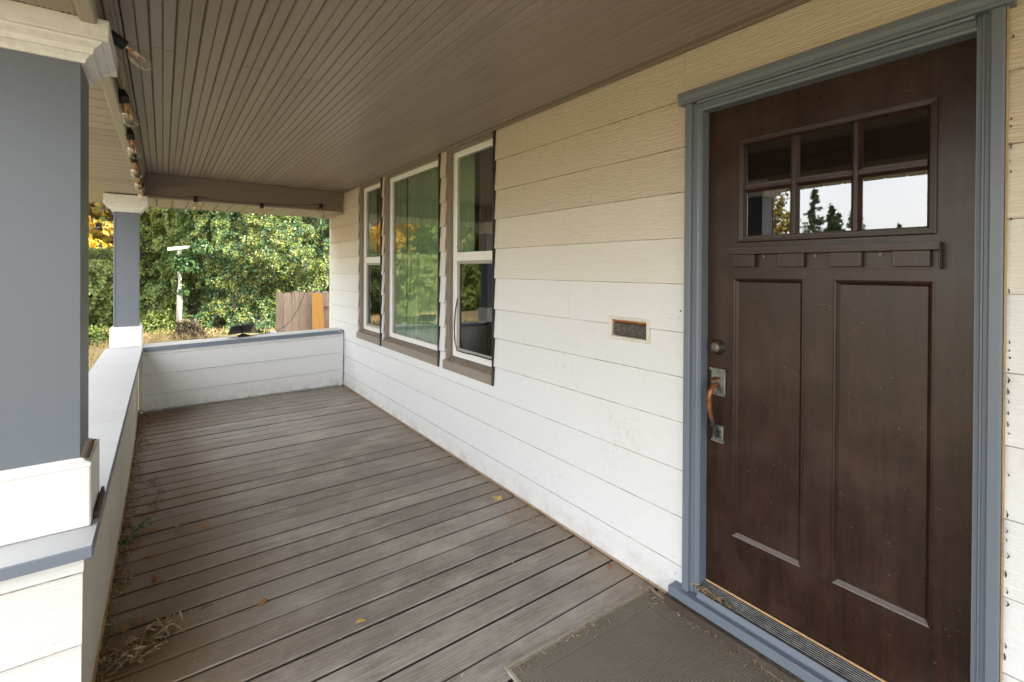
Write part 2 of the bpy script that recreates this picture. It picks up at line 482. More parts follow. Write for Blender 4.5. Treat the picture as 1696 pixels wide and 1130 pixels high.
class MB:
    def __init__(s):
        s.v, s.f, s.mi = [], [], []
    def add(s, vs, fs, mi=0):
        b = len(s.v)
        s.v += [tuple(p) for p in vs]
        s.f += [tuple(b + i for i in f) for f in fs]
        s.mi += [mi] * len(fs)
    def box(s, x0, x1, y0, y1, z0, z1, mi=0, top=None, c=0.0):
        if c > 0:
            return s.cbox(x0, x1, y0, y1, z0, z1, c, mi, top)
        vs = [(x0, y0, z0), (x1, y0, z0), (x1, y1, z0), (x0, y1, z0), (x0, y0, z1), (x1, y0, z1), (x1, y1, z1), (x0, y1, z1)]
        fs = [(3, 2, 1, 0), (4, 5, 6, 7), (0, 1, 5, 4), (1, 2, 6, 5), (2, 3, 7, 6), (3, 0, 4, 7)]
        b = len(s.f)
        s.add(vs, fs, mi)
        if top is not None:
            s.mi[b + 1] = top
    def cbox(s, x0, x1, y0, y1, z0, z1, c, mi=0, top=None):
        # box with every edge chamfered
        lo, hi = (x0, y0, z0), (x1, y1, z1)
        idx, vs = {}, []
        for sx in (0, 1):
            for sy in (0, 1):
                for sz in (0, 1):
                    sg = (sx, sy, sz)
                    for ax in range(3):
                        p = []
                        for k in range(3):
                            q = hi[k] if sg[k] else lo[k]
                            if k != ax:
                                q += -c if sg[k] else c
                            p.append(q)
                        idx[(sg, ax)] = len(vs)
                        vs.append(p)
        fs = []
        for ax in range(3):
            a, b = [k for k in range(3) if k != ax]
            for sd in (0, 1):
                q = []
                for (i, j) in ((0, 0), (1, 0), (1, 1), (0, 1)):
                    sg = [0, 0, 0]; sg[ax] = sd; sg[a] = i; sg[b] = j
                    q.append(idx[(tuple(sg), ax)])
                flip = (sd == 1) ^ (ax == 1)
                fs.append(q if flip else q[::-1])
        ntop = 5
        for ax in range(3):                     # edges along ax
            a, b = [k for k in range(3) if k != ax]
            for i in (0, 1):
                for j in (0, 1):
                    def vid(e, axx):
                        sg = [0, 0, 0]; sg[ax] = e; sg[a] = i; sg[b] = j
                        return idx[(tuple(sg), axx)]
                    fs.append([vid(0, a), vid(1, a), vid(1, b), vid(0, b)])
        for sx in (0, 1):
            for sy in (0, 1):
                for sz in (0, 1):
                    fs.append([idx[((sx, sy, sz), k)] for k in range(3)])
        b0 = len(s.f)
        s.add(vs, fs, mi)
        if top is not None:
            s.mi[b0 + ntop] = top
    def prism(s, prof, axis, a, b, mi=0, cap=True, skew=None):
        # prof: closed polygon; axis 'x': (y,z), 'y': (x,z), 'z': (x,y)
        def P(p, t):
            return {'x': (t, p[0], p[1]), 'y': (p[0], t, p[1]), 'z': (p[0], p[1], t)}[axis]
        n = len(prof)
        vs = [P(p, a) for p in prof] + [P(p, b) for p in prof]
        fs = [(i, (i + 1) % n, n + (i + 1) % n, n + i) for i in range(n)]
        if cap:
            fs += [tuple(range(n - 1, -1, -1)), tuple(range(n, 2 * n))]
        if skew:
            vs = [skew(v) for v in vs]
        s.add(vs, fs, mi)
    def rings(s, rect, prof, mi=0, close=False):
        # mitred frame on a wall facing -X. rect (y0,y1,z0,z1); prof [(inset, x)]
        y0, y1, z0, z1 = rect
        vs = []
        for ins, x in prof:
            vs += [(x, y0 + ins, z0 + ins), (x, y1 - ins, z0 + ins), (x, y1 - ins, z1 - ins), (x, y0 + ins, z1 - ins)]
        fs = []
        for k in range(len(prof) - 1):
            for i in range(4):
                j = (i + 1) % 4
                fs.append((4 * k + i, 4 * k + j, 4 * k + 4 + j, 4 * k + 4 + i))
        if close:
            b = 4 * (len(prof) - 1)
            fs.append((b, b + 1, b + 2, b + 3))
        s.add(vs, fs, mi)
    def tube(s, pts, r, n=6, mi=0, cap=True):
        pts = [Vector(p) for p in pts]
        rs = r if isinstance(r, (list, tuple)) else [r] * len(pts)
        vs, fs = [], []
        ref = Vector((0.13, 0.21, 0.97))
        for i, p in enumerate(pts):
            d = (pts[min(i + 1, len(pts) - 1)] - pts[max(i - 1, 0)]).normalized()
            a = d.cross(ref)
            if a.length < 0.05:
                a = d.cross(Vector((1, 0, 0)))
            a.normalize()
            b = d.cross(a)
            for k in range(n):
                t = 2 * math.pi * k / n
                vs.append(p + (a * math.cos(t) + b * math.sin(t)) * rs[i])
        for i in range(len(pts) - 1):
            for k in range(n):
                j = (k + 1) % n
                fs.append((i * n + k, i * n + j, (i + 1) * n + j, (i + 1) * n + k))
        if cap:
            fs.append(tuple(range(n - 1, -1, -1)))
            m = (len(pts) - 1) * n
            fs.append(tuple(range(m, m + n)))
        s.add(vs, fs, mi)
    def lathe(s, prof, org, axis, n=16, mi=0):
        # prof [(r, t)] along axis
        ax = Vector(axis).normalized()
        a = ax.cross(Vector((0.1, 0.3, 0.95)))
        if a.length < 0.1:
            a = ax.cross(Vector((1, 0, 0)))
        a.normalize()
        b = ax.cross(a)
        o = Vector(org)
        vs, fs = [], []
        for r, t in prof:
            for k in range(n):
                q = 2 * math.pi * k / n
                vs.append(o + ax * t + (a * math.cos(q) + b * math.sin(q)) * r)
        for i in range(len(prof) - 1):
            for k in range(n):
                j = (k + 1) % n
                fs.append((i * n + k, i * n + j, (i + 1) * n + j, (i + 1) * n + k))
        s.add(vs, fs, mi)
    def build(s, name, mats, parent=None, org=None, smooth=False, bevel=0.0):
        if not isinstance(mats, (list, tuple)):
            mats = [mats]
        if org is None:
            org = W[parent.name] if parent else Vector((0, 0, 0))
        org = Vector(org)
        me = bpy.data.meshes.new(name)
        me.from_pydata([(v[0] - org.x, v[1] - org.y, v[2] - org.z) for v in s.v], [], s.f)
        for m in mats:
            me.materials.append(m)
        if len(mats) > 1:
            me.polygons.foreach_set('material_index', s.mi)
        import bmesh
        bm = bmesh.new()
        bm.from_mesh(me)
        bmesh.ops.recalc_face_normals(bm, faces=bm.faces)
        bm.to_mesh(me)
        bm.free()
        if smooth:
            me.polygons.foreach_set('use_smooth', [True] * len(me.polygons))
        me.update()
        o = bpy.data.objects.new(name, me)
        COL.objects.link(o)
        if parent is not None:
            o.parent = parent
            o.location = org - W[parent.name]
        else:
            o.location = org
        W[o.name] = org
        if bevel:
            bv = o.modifiers.new('bevel', 'BEVEL')
            bv.width = bevel
            bv.segments = 2
            bv.limit_method = 'ANGLE'
            bv.harden_normals = False
        return o

def inst(src, name, parent, loc, rot=None, scale=None):
    o = src.copy()
    o.name = name
    COL.objects.link(o)
    o.parent = parent
    o.location = loc
    if rot is not None: o.rotation_euler = rot
    if scale is not None: o.scale = scale
    W[o.name] = (W[parent.name] if parent else Vector((0, 0, 0))) + Vector(loc)
    return o

def mesh_np(name, verts, faces, mat, parent=None, org=None):
    """verts (n,3), faces (m,k) with constant k"""
    org = np.array(org if org is not None else ((0, 0, 0) if parent is None else W[parent.name]), float)
    me = bpy.data.meshes.new(name)
    n, (m, k) = len(verts), faces.shape
    me.vertices.add(n)
    me.vertices.foreach_set('co', (verts - org).astype(np.float32).ravel())
    me.loops.add(m * k)
    me.loops.foreach_set('vertex_index', faces.astype(np.int32).ravel())
    me.polygons.add(m)
    me.polygons.foreach_set('loop_start', np.arange(0, m * k, k, dtype=np.int32))
    me.update(calc_edges=True)
    me.validate()
    me.materials.append(mat)
    o = bpy.data.objects.new(name, me)
    COL.objects.link(o)
    if parent is not None:
        o.parent = parent
        o.location = Vector(org) - W[parent.name]
    else:
        o.location = Vector(org)
    W[o.name] = Vector(org)
    return o

def leaf_arrays(pos, nrm, size, aspect=0.55, fold=0.25, droop=0.0, seed=0):
    """pointed folded leaves: four verts, two triangles each"""
    g = np.random.default_rng(seed)
    n = len(pos)
    nrm = nrm / (np.linalg.norm(nrm, axis=1, keepdims=True) + 1e-9)
    t = g.normal(size=(n, 3))
    t[:, 2] -= droop
    t -= nrm * (t * nrm).sum(1, keepdims=True)
    t /= np.linalg.norm(t, axis=1, keepdims=True) + 1e-9
    b = np.cross(nrm, t)
    s = np.asarray(size).reshape(-1, 1)
    base = pos - t * s * 0.5
    tip = pos + t * s * 0.5
    lft = pos + b * s * aspect * 0.5 + nrm * s * fold * 0.5 - t * s * 0.05
    rgt = pos - b * s * aspect * 0.5 + nrm * s * fold * 0.5 - t * s * 0.05
    v = np.stack([base, rgt, tip, lft], 1).reshape(-1, 3)
    i = np.arange(n)[:, None] * 4
    f = np.concatenate([i + np.array([[0, 1, 2]]), i + np.array([[0, 2, 3]])], 0)
    return v, f

def vnoise(p, seed=0):
    """smooth value noise, p (n,3)"""
    p = np.asarray(p, float)
    i = np.floor(p).astype(np.int64)
    f = p - i
    f = f * f * (3 - 2 * f)
    def h(a):
        x = (a[:, 0] * 73856093) ^ (a[:, 1] * 19349663) ^ (a[:, 2] * 83492791) ^ (seed * 2654435)
        x = (x ^ (x >> 13)) * 1274126177
        return ((x ^ (x >> 16)) & 0xffff) / 65535.0
    r = 0
    for dx in (0, 1):
        for dy in (0, 1):
            for dz in (0, 1):
                w = (f[:, 0] if dx else 1 - f[:, 0]) * (f[:, 1] if dy else 1 - f[:, 1]) * (f[:, 2] if dz else 1 - f[:, 2])
                r = r + w * h(i + np.array([dx, dy, dz]))
    return r

# ------------------------------------------------------------------ ground and sky's setting
def ground_z(x, y):
    t = np.clip((y - 7.6) / 4.0, 0, 1)
    z = -0.42 + 0.52 * t * t * (3 - 2 * t)
    return z
xs = np.concatenate([np.linspace(-400, -30, 14), np.linspace(-26, 26, 66), np.linspace(30, 400, 14)])
ys = np.concatenate([np.linspace(-400, -22, 14), np.linspace(-18, 30, 62), np.linspace(36, 400, 14)])
X, Y = np.meshgrid(xs, ys)
Z = ground_z(X, Y) + 0.05 * (vnoise(np.stack([X.ravel() * .8, Y.ravel() * .8, X.ravel() * 0], 1), 3).reshape(X.shape) - .5)
gv = np.stack([X.ravel(), Y.ravel(), Z.ravel()], 1)
nx = len(xs)
ii = (np.arange(len(ys) - 1)[:, None] * nx + np.arange(nx - 1)[None, :]).ravel()
gf = np.stack([ii, ii + 1, ii + nx + 1, ii + nx], 1)
tag(mesh_np('ground', gv, gf, M['ground']), 'dry straw coloured lawn rising towards the hedge', kind='structure')

# ------------------------------------------------------------------ porch deck
XW = 1.882
deck = thing('porch_deck', (0, 0, 0), 'weathered grey brown porch floor of narrow boards', kind='structure')
PITCH_D, Y0D = 0.14, 1.523 - 0.14 * 24
def deck_board_mesh(x0, x1, seed):
    m = MB()
    hw, c, th = 0.0642, 0.004, 0.03
    prof = [(-hw, -th), (hw, -th), (hw, -c), (hw - c, 0), (-hw + c, 0), (-hw, -c)]
    m.prism(prof, 'x', x0, x1)
    m.mi[1] = m.mi[5] = 1                        # board edges in a darker colour
    return m
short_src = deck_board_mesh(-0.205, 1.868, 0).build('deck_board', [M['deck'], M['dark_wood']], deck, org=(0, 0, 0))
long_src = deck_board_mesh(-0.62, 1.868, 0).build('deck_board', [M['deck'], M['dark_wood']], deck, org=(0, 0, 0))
first = {'s': True, 'l': True}
k = 0
while True:
    y = Y0D + PITCH_D * k + 0.07
    k += 1
    if y > 6.21:
        break
    key = 's' if y > 1.84 else 'l'
    src = short_src if key == 's' else long_src
    loc = (rnd.uniform(-0.004, 0.002), y + rnd.uniform(-0.0018, 0.0018), rnd.uniform(-0.0025, 0.001))
    rot = (rnd.uniform(-0.008, 0.008), 0, rnd.uniform(-0.0007, 0.0007))
    if first[key]:
        first[key] = False
        src.location, src.rotation_euler = loc, rot
    else:
        inst(src, 'deck_board', deck, loc, rot)
m = MB()
for xj in (0.0, 0.6, 1.2, 1.75):
    m.box(xj - 0.02, xj + 0.02, -1.9, 6.2, -0.2, -0.034)
m.build('joist', M['dark_wood'], deck)
m = MB()
m.box(-0.2, 1.9, -1.9, 6.2, -0.32, -0.22)
m.build('subfloor', M['dark_wood'], deck)

# ------------------------------------------------------------------ house wall with lapped siding
ZC = 2.473
wall = thing('house', (XW, 3.0, 0), 'house wall of lapped white siding with warm shade painted in near the ceiling', 'house', kind='thing')
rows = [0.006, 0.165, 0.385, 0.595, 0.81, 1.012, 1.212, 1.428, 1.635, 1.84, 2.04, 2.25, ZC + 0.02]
WIN = [(2.762, 3.494), (3.580, 4.853), (4.895, 5.655)]          # window openings along the wall
WZ0, WZ1 = 0.675, 2.462
DOOR = (0.254, 1.241)
DZ1 = 2.262
MAIL = (1.445, 1.690, 1.142, 1.246)
def free_segments(z0, z1, ya, yb):
    """(y0, y1, zlow, zhigh) pieces of a course not covered by an opening"""
    ops = [(a, b, WZ0, WZ1) for a, b in WIN] + [(DOOR[0], DOOR[1], -1, DZ1 if z0 < 2.2 else DZ1 - 0.01), MAIL]
    cuts = sorted({ya, yb} | {v for o in ops for v in o[:2] if ya < v < yb})
    out = []
    for a, b in zip(cuts, cuts[1:]):
        mid = (a + b) / 2
        spans = [(z0, z1)]
        for o in ops:
            if o[0] < mid < o[1]:
                ns = []
                for s0, s1 in spans:
                    if o[3] <= s0 or o[2] >= s1:
                        ns.append((s0, s1)); continue
                    if o[2] > s0 + 0.004: ns.append((s0, o[2]))
                    if o[3] < s1 - 0.004: ns.append((o[3], s1))
                spans = ns
        out.append((a, b, spans))
    return out
def course(z0, z1, mat, ya, yb):
    top = z1 + 0.024
    def xf(z):                                   # face of the lapped board at height z
        return XW - 0.012 + 0.0145 * (z - z0) / (top - z0)
    run = []
    def flush(run):
        if not run: return
        mb = MB()
        for a, b, spans in run:
            for s0, s1 in spans:
                e = top if s1 >= z1 - 1e-6 else s1
                if z1 > ZC: e = min(e, ZC - 0.001)
                q = s1 - 0.0030 - max(0.0, 1.485 - s1) * 0.0075
                mb.prism([(xf(s0), s0), (xf(s0) + 0.011, s0), (xf(e) + 0.011, e), (xf(e), e), (xf(q), q)], 'y', a, b)
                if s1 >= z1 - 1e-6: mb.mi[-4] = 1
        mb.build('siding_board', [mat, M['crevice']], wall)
    for a, b, spans in free_segments(z0, z1, ya, yb):
        if not spans:
            flush(run); run = []
        else:
            run.append((a, b, spans))
    flush(run)
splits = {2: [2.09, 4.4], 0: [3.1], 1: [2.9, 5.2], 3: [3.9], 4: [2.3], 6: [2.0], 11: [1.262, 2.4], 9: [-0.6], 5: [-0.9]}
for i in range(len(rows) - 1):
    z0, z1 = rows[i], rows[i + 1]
    mat = M['siding_shade_top'] if i >= 9 else M['siding_shade_mid'] if i == 8 else M['siding_shade_slight'] if i == 7 else M['siding_white']
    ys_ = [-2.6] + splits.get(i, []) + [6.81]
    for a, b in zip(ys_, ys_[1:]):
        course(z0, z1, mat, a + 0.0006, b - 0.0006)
m = MB()                                         # sheathing behind the boards, leaving the openings
cut = sorted([-2.6, 6.80] + [v for w in WIN for v in w] + [0.28, 1.2])
for a, b in zip(cut, cut[1:]):
    mid = (a + b) / 2
    if 0.28 < mid < 1.2:
        m.box(1.898, 1.99, a, b, 2.2, 2.75)
    elif any(w[0] < mid < w[1] for w in WIN):
        m.box(1.898, 1.99, a, b, -0.4, WZ0 + 0.01); m.box(1.898, 1.99, a, b, WZ1 - 0.01, 2.75)
    else:
        m.box(1.898, 1.99, a, b, -0.4, 2.75)
m.build('sheathing', M['drywall'], wall)
m = MB()
m.box(1.8665, 1.879, 1.3, 6.2, 0.001, 0.014)
m.build('bottom_strip', M['worn_strip'], wall)
m = MB()
m.box(1.885, 9.0, 6.80, 6.90, -0.42, 3.4)
m.build('gable_wall', M['siding_end'], wall)
m = MB()
m.box(8.9, 9.0, -6.0, 6.80, -0.42, 3.0); m.box(1.99, 8.9, -6.1, -6.0, -0.42, 3.4); m.box(1.885, 1.99, -6.1, -2.6, -0.42, 3.0)
m.build('rear_wall', M['siding_end'], wall)
# insect holes and chips in the paint near the door
nl = random.Random(21)
m = MB(); m.lathe([(0.0, -0.0006), (0.0022, -0.0005), (0.0030, 0.0015)], (0, 0, 0), (1, 0, 0), 7)
nail = m.build('nail_head', M['dark_wood'], wall, org=(0, 0, 0))
spots = [(1.275, 1.305, 2.2), (1.283, 1.275, 1.0), (1.33, 1.268, 1.0)]
for zr in rows[1:-1]:
    for yy in np.arange(-0.35, 6.7, 0.41):
        if nl.random() < 0.42:
            yq = yy + nl.uniform(-.06, .06)
            if DOOR[0] - .02 < yq < DOOR[1] + .02 or any(w[0] - .03 < yq < w[1] + .03 and zr > .5 for w in WIN): continue
            spots.append((yq, zr + nl.uniform(0.022, 0.034), nl.uniform(0.5, 0.95)))
for k, (y, z, sc_) in enumerate(spots):
    zi = max(r for r in rows if r <= z)
    xq = XW - 0.012 + 0.0145 * (z - zi) / 0.225
    loc = Vector((xq, y, z)) - W[wall.name]
    if k == 0:
        nail.location, nail.scale = loc, (1, sc_, sc_)
    else:
        inst(nail, 'nail_head', wall, loc, None, (1, sc_, sc_))

# rooms behind the windows
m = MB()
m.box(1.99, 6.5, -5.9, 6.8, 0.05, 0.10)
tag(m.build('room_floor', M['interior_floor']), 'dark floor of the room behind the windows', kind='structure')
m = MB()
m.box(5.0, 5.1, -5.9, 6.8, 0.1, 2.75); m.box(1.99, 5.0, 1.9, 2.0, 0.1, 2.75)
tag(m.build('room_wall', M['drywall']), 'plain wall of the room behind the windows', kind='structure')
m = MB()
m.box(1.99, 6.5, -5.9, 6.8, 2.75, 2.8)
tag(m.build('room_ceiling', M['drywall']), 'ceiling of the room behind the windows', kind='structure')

# unseen roof over house and porch, built to block sun and sky
roof = thing('roof', (3.8, 0, 2.9)); roof.parent = wall; roof.location = Vector((3.8, 0, 2.9)) - W[wall.name]
m = MB()
m.prism([(-0.95, 2.50), (-0.95, 2.62), (5.5, 5.3), (9.6, 3.2), (9.6, 3.08), (5.5, 5.18)], 'y', -6.4, 7.35)
m.build('shingles', M['shingle'], roof)
m = MB()
m.box(-0.86, -0.84, -6.3, 7.30, 2.29, 2.52)
m.build('fascia', M['beam'], roof)
m = MB()
m.prism([(1.99, 3.0), (5.5, 5.1), (8.9, 3.2)], 'y', 6.86, 6.9)
m.build('gable', M['siding_end'], roof)

# ------------------------------------------------------------------ porch ceiling of narrow beaded boards
ceil = thing('porch_ceiling', (0.8, 3, ZC), 'taupe painted porch ceiling of narrow beaded boards', kind='structure')
BW = 0.0887
def bead_profile():
    w = BW / 2 - 0.0006
    g, d = 0.0048, 0.0065
    p = [(-w, d), (-w + g, 0), (-g * 0.8, 0), (0, d * 0.85), (g * 0.8, 0), (w - g, 0), (w, d)]
    return [(x, z) for x, z in p] + [(w, 0.014), (-w, 0.014)]
BP = bead_profile()
nrow = 23
x_first = -0.135 + BW / 2
rc = random.Random(5)
def ceil_piece(xc, a, b):
    mb = MB()
    dz = rc.uniform(-0.0006, 0.0006)
    mb.prism([(xc + p[0], ZC + p[1] + dz) for p in BP], 'y', a + 0.0008, b - 0.0008)
    mb.build('ceiling_board', M['ceiling'], ceil)
joints = {1: [2.67], 2: [5.0], 4: [3.317], 5: [2.653], 7: [2.657, 5.2], 6: [4.4], 8: [2.63], 9: [2.627], 11: [3.9], 13: [3.1], 14: [4.7], 16: [2.2, 4.3], 18: [3.4], 20: [2.9], 21: [4.9]}
for r in range(nrow):
    xc = x_first + r * BW
    cuts_ = [-2.4, rc.uniform(-0.6, 0.8)] + joints.get(r, []) + [6.24]
    for a, b in zip(cuts_, cuts_[1:]):
        ceil_piece(xc, a, b)
m = MB()
m.box(-0.14, 1.90, -2.4, 6.3, ZC + 0.016, ZC + 0.026)
m.build('backing', M['dark_wood'], ceil)
m = MB()
m.prism([(1.858, ZC - 0.001), (1.872, ZC - 0.001), (1.872, ZC - 0.016), (1.866, ZC - 0.015), (1.860, ZC - 0.008)], 'y', -2.4, 6.24)
m.build('wall_trim', M['beam'], ceil)

# ------------------------------------------------------------------ beams boxed in with soffit panels
ZB = 2.236
beam = thing('porch_beam', (-0.3, 2.0, ZB), 'long taupe beam over the columns with clay soffit panels beneath', 'beam', kind='thing')
m = MB()
m.box(-0.44, -0.165, -2.4, 6.24, ZB + 0.012, ZC + 0.03)
m.build('beam_box', M['beam'], beam)
m = MB(); m.box(-0.838, -0.442, -2.4, 7.2, ZB + 0.012, ZB + 0.02)
m.build('backing', M['dark_wood'], beam)
m = MB()
m.prism([(-0.1655, ZC - 0.0005), (-0.135, ZC - 0.0005), (-0.135, ZC - 0.02), (-0.142, ZC - 0.024), (-0.146, ZC - 0.05), (-0.153, ZC - 0.055), (-0.153, ZC - 0.075), (-0.1655, ZC - 0.08)], 'y', -2.4, 6.24)
m.build('crown_trim', M['beam'], beam)
m = MB()
m.prism([(-0.202, ZB + 0.004), (-0.202, ZB - 0.008), (-0.196, ZB - 0.010), (-0.168, ZB - 0.010), (-0.163, ZB - 0.006), (-0.163, ZB + 0.03), (-0.166, ZB + 0.03), (-0.168, ZB + 0.004)], 'y', -2.4, 6.3)
m.build('channel_strip', M['soffit'], beam)
def soffit_prof(w):
    g = 0.006
    w -= 0.007
    return [(-w / 2, 0.009), (-w / 2 + g, 0), (w / 2 - g, 0), (w / 2, 0.009), (w / 2, 0.0112), (-w / 2, 0.0112)]
SP = 0.148
def soffit_src(mat):
    mb = MB()
    mb.prism(soffit_prof(SP), 'x', -0.842, -0.201)
    return mb.build('soffit_panel', mat, beam, org=(0, 0, 0))
sp_plain, sp_vent = soffit_src(M['soffit']), soffit_src(M['vent'])
used = {False: False, True: False}
y = -2.3
while y < 7.2:
    vent = any(abs(y - c) < 0.16 for c in (0.2, 1.9, 3.62, 5.34))
    src = sp_vent if vent else sp_plain
    loc = Vector((0, y, ZB)) - W[beam.name]
    if used[vent]:
        inst(src, 'soffit_panel', beam, loc)
    else:
        src.location = loc; used[vent] = True
    y += SP

ebeam = thing('end_beam', (0.85, 6.5, ZB), 'taupe beam across the far end of the porch with soffit boards beneath', 'beam', kind='thing')
ZE = 2.212
m = MB()
m.box(-0.165, 1.874, 6.24, 6.9, ZE + 0.012, ZC + 0.03)
m.build('beam_box', M['beam'], ebeam)
m = MB()
m.box(-0.15, 1.872, 6.222, 6.2395, 2.385, ZC - 0.001)
m.build('top_trim', M['beam'], ebeam, bevel=0.003)
m = MB()
m.prism([(-w, z) for w, z in [(-6.236, ZE), (-6.262, ZE), (-6.262, ZE + 0.011), (-6.236, ZE + 0.011)]], 'x', -0.2, 1.874)
m.build('channel_strip', M['soffit'], ebeam)
def esoff():
    mb = MB()
    mb.prism(soffit_prof(0.142), 'y', 6.263, 7.02)
    return mb.build('soffit_panel', M['soffit'], ebeam, org=(0, 0, 0))
es = esoff()
xx = -0.128
fst = True
while xx < 1.86:
    loc = Vector((xx, 0, ZE)) - W[ebeam.name]
    if fst:
        es.location = loc; fst = False
    else:
        inst(es, 'soffit_panel', ebeam, loc)
    xx += 0.142
m = MB()
m.box(-0.2, 1.874, 7.02, 7.04, ZE - 0.004, 2.5)
m.build('fascia', M['soffit'], ebeam)
m = MB()                                        # sloped return where the beam meets the wall
m.prism([(6.24, ZE - 0.002), (6.24, ZE - 0.022), (7.0, ZE - 0.022), (7.0, ZE - 0.002)], 'x', 1.80, 1.872)
m.build('end_trim', M['soffit'], ebeam)

# ------------------------------------------------------------------ parapet walls
pw = thing('parapet_wall', (-0.31, 4.0, 0), 'low parapet with plain inner panel along the open side, under the columns', 'wall', kind='thing')
m = MB()
nseg = 14
def bow(y):                                      # the inner panel has bellied a little
    t = (y - 1.87) / 4.35
    return -0.2 + 0.012 * math.sin(math.pi * t) - 0.004
pts = [1.893 + (6.22 - 1.893) * k / nseg for k in range(nseg + 1)]
vs, fs = [], []
for y in pts:
    x = bow(y)
    vs += [(x, y, 0.018), (x, y, 0.644), (x - 0.02, y, 0.644), (x - 0.02, y, 0.018)]
for k in range(nseg):
    for i in range(4):
        j = (i + 1) % 4
        fs.append((4 * k + i, 4 * k + j, 4 * k + 4 + j, 4 * k + 4 + i))
fs += [(0, 1, 2, 3), tuple(4 * nseg + i for i in (3, 2, 1, 0))]
m.add(vs, fs)
m.build('inner_panel', M['panel_white'], pw)
m = MB()
for a, b in zip(pts, pts[1:]):
    m.box(bow((a + b) / 2) - 0.01, bow((a + b) / 2) + 0.007, a, b, 0.001, 0.02)
m.build('bottom_strip', M['raw_wood'], pw)
m = MB()
m.box(-0.42, -0.222, 1.89, 6.3, -0.42, 0.640)
m.build('core', M['panel_white'], pw)
m = MB()
m.cbox(-0.462, -0.163, 1.832, 6.215, 0.642, 0.678, 0.003, 0, 1)
m.build('rail_cap', [M['cap_blue'], M['cap_worn_lit']], pw)
for z0, z1 in ((-0.27, -0.05), (-0.05, 0.165), (0.165, 0.382), (0.382, 0.594), (0.594, 0.641)):
    m = MB()
    e = z1 + (0.02 if z1 < .6 else 0)
    q = z1 - 0.011
    m.prism([(1.864, z0), (1.875, z0), (1.889, e), (1.880, e), (1.864 + .016 * (q - z0) / (e - z0), q)], 'x', -0.45, -0.190 + rnd.uniform(-.004, .004))
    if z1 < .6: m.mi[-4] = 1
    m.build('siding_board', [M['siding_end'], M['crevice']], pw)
m = MB()
m.cbox(-0.45, -0.42, 1.86, 6.3, -0.4, 0.641, 0.002)
m.build('outer_panel', M['siding_white'], pw)

ew = thing('end_parapet', (0.85, 6.3, 0), 'low parapet across the far end of the porch with three lapped white boards', 'wall', kind='thing')
def tilt(v):
    return (v[0], v[1], v[2] + (v[0] + 0.15) * 0.0215 * min(1, max(0, v[2]) / 0.2))
for z0, z1 in ((0.004, 0.166), (0.166, 0.379), (0.379, 0.585), (0.585, 0.622)):
    m = MB()
    e = z1 + 0.02 if z1 < 0.6 else z1
    q = z1 - 0.0045
    m.prism([(6.203, z0), (6.214, z0), (6.226, e), (6.216, e), (6.2142 - (e - q) * .06, q)], 'x', -0.165, 1.835, skew=tilt)
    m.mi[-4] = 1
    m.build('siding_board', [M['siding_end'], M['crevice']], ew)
m = MB()
m.box(-0.165, 1.87, 6.23, 6.45, -0.42, 0.617)
m.build('core', M['panel_white'], ew)
m = MB()
m.prism([(6.185, 0.622), (6.185, 0.664), (6.188, 0.667), (6.47, 0.667), (6.47, 0.622)], 'x', -0.16, 1.868, skew=tilt)
cap = m.build('rail_cap', [M['cap_blue'], M['cap_worn_lit']], ew)
for p in cap.data.polygons:
    if p.normal.z > 0.9: p.material_index = 1
m = MB()
m.cbox(-0.198, -0.163, 6.196, 6.213, 0.004, 0.636, 0.002)
m.build('corner_trim', M['panel_white'], ew)
m = MB()
m.cbox(1.836, 1.864, 6.19, 6.214, 0.006, 0.655, 0.002)
m.build('corner_trim', M['siding_end'], ew)

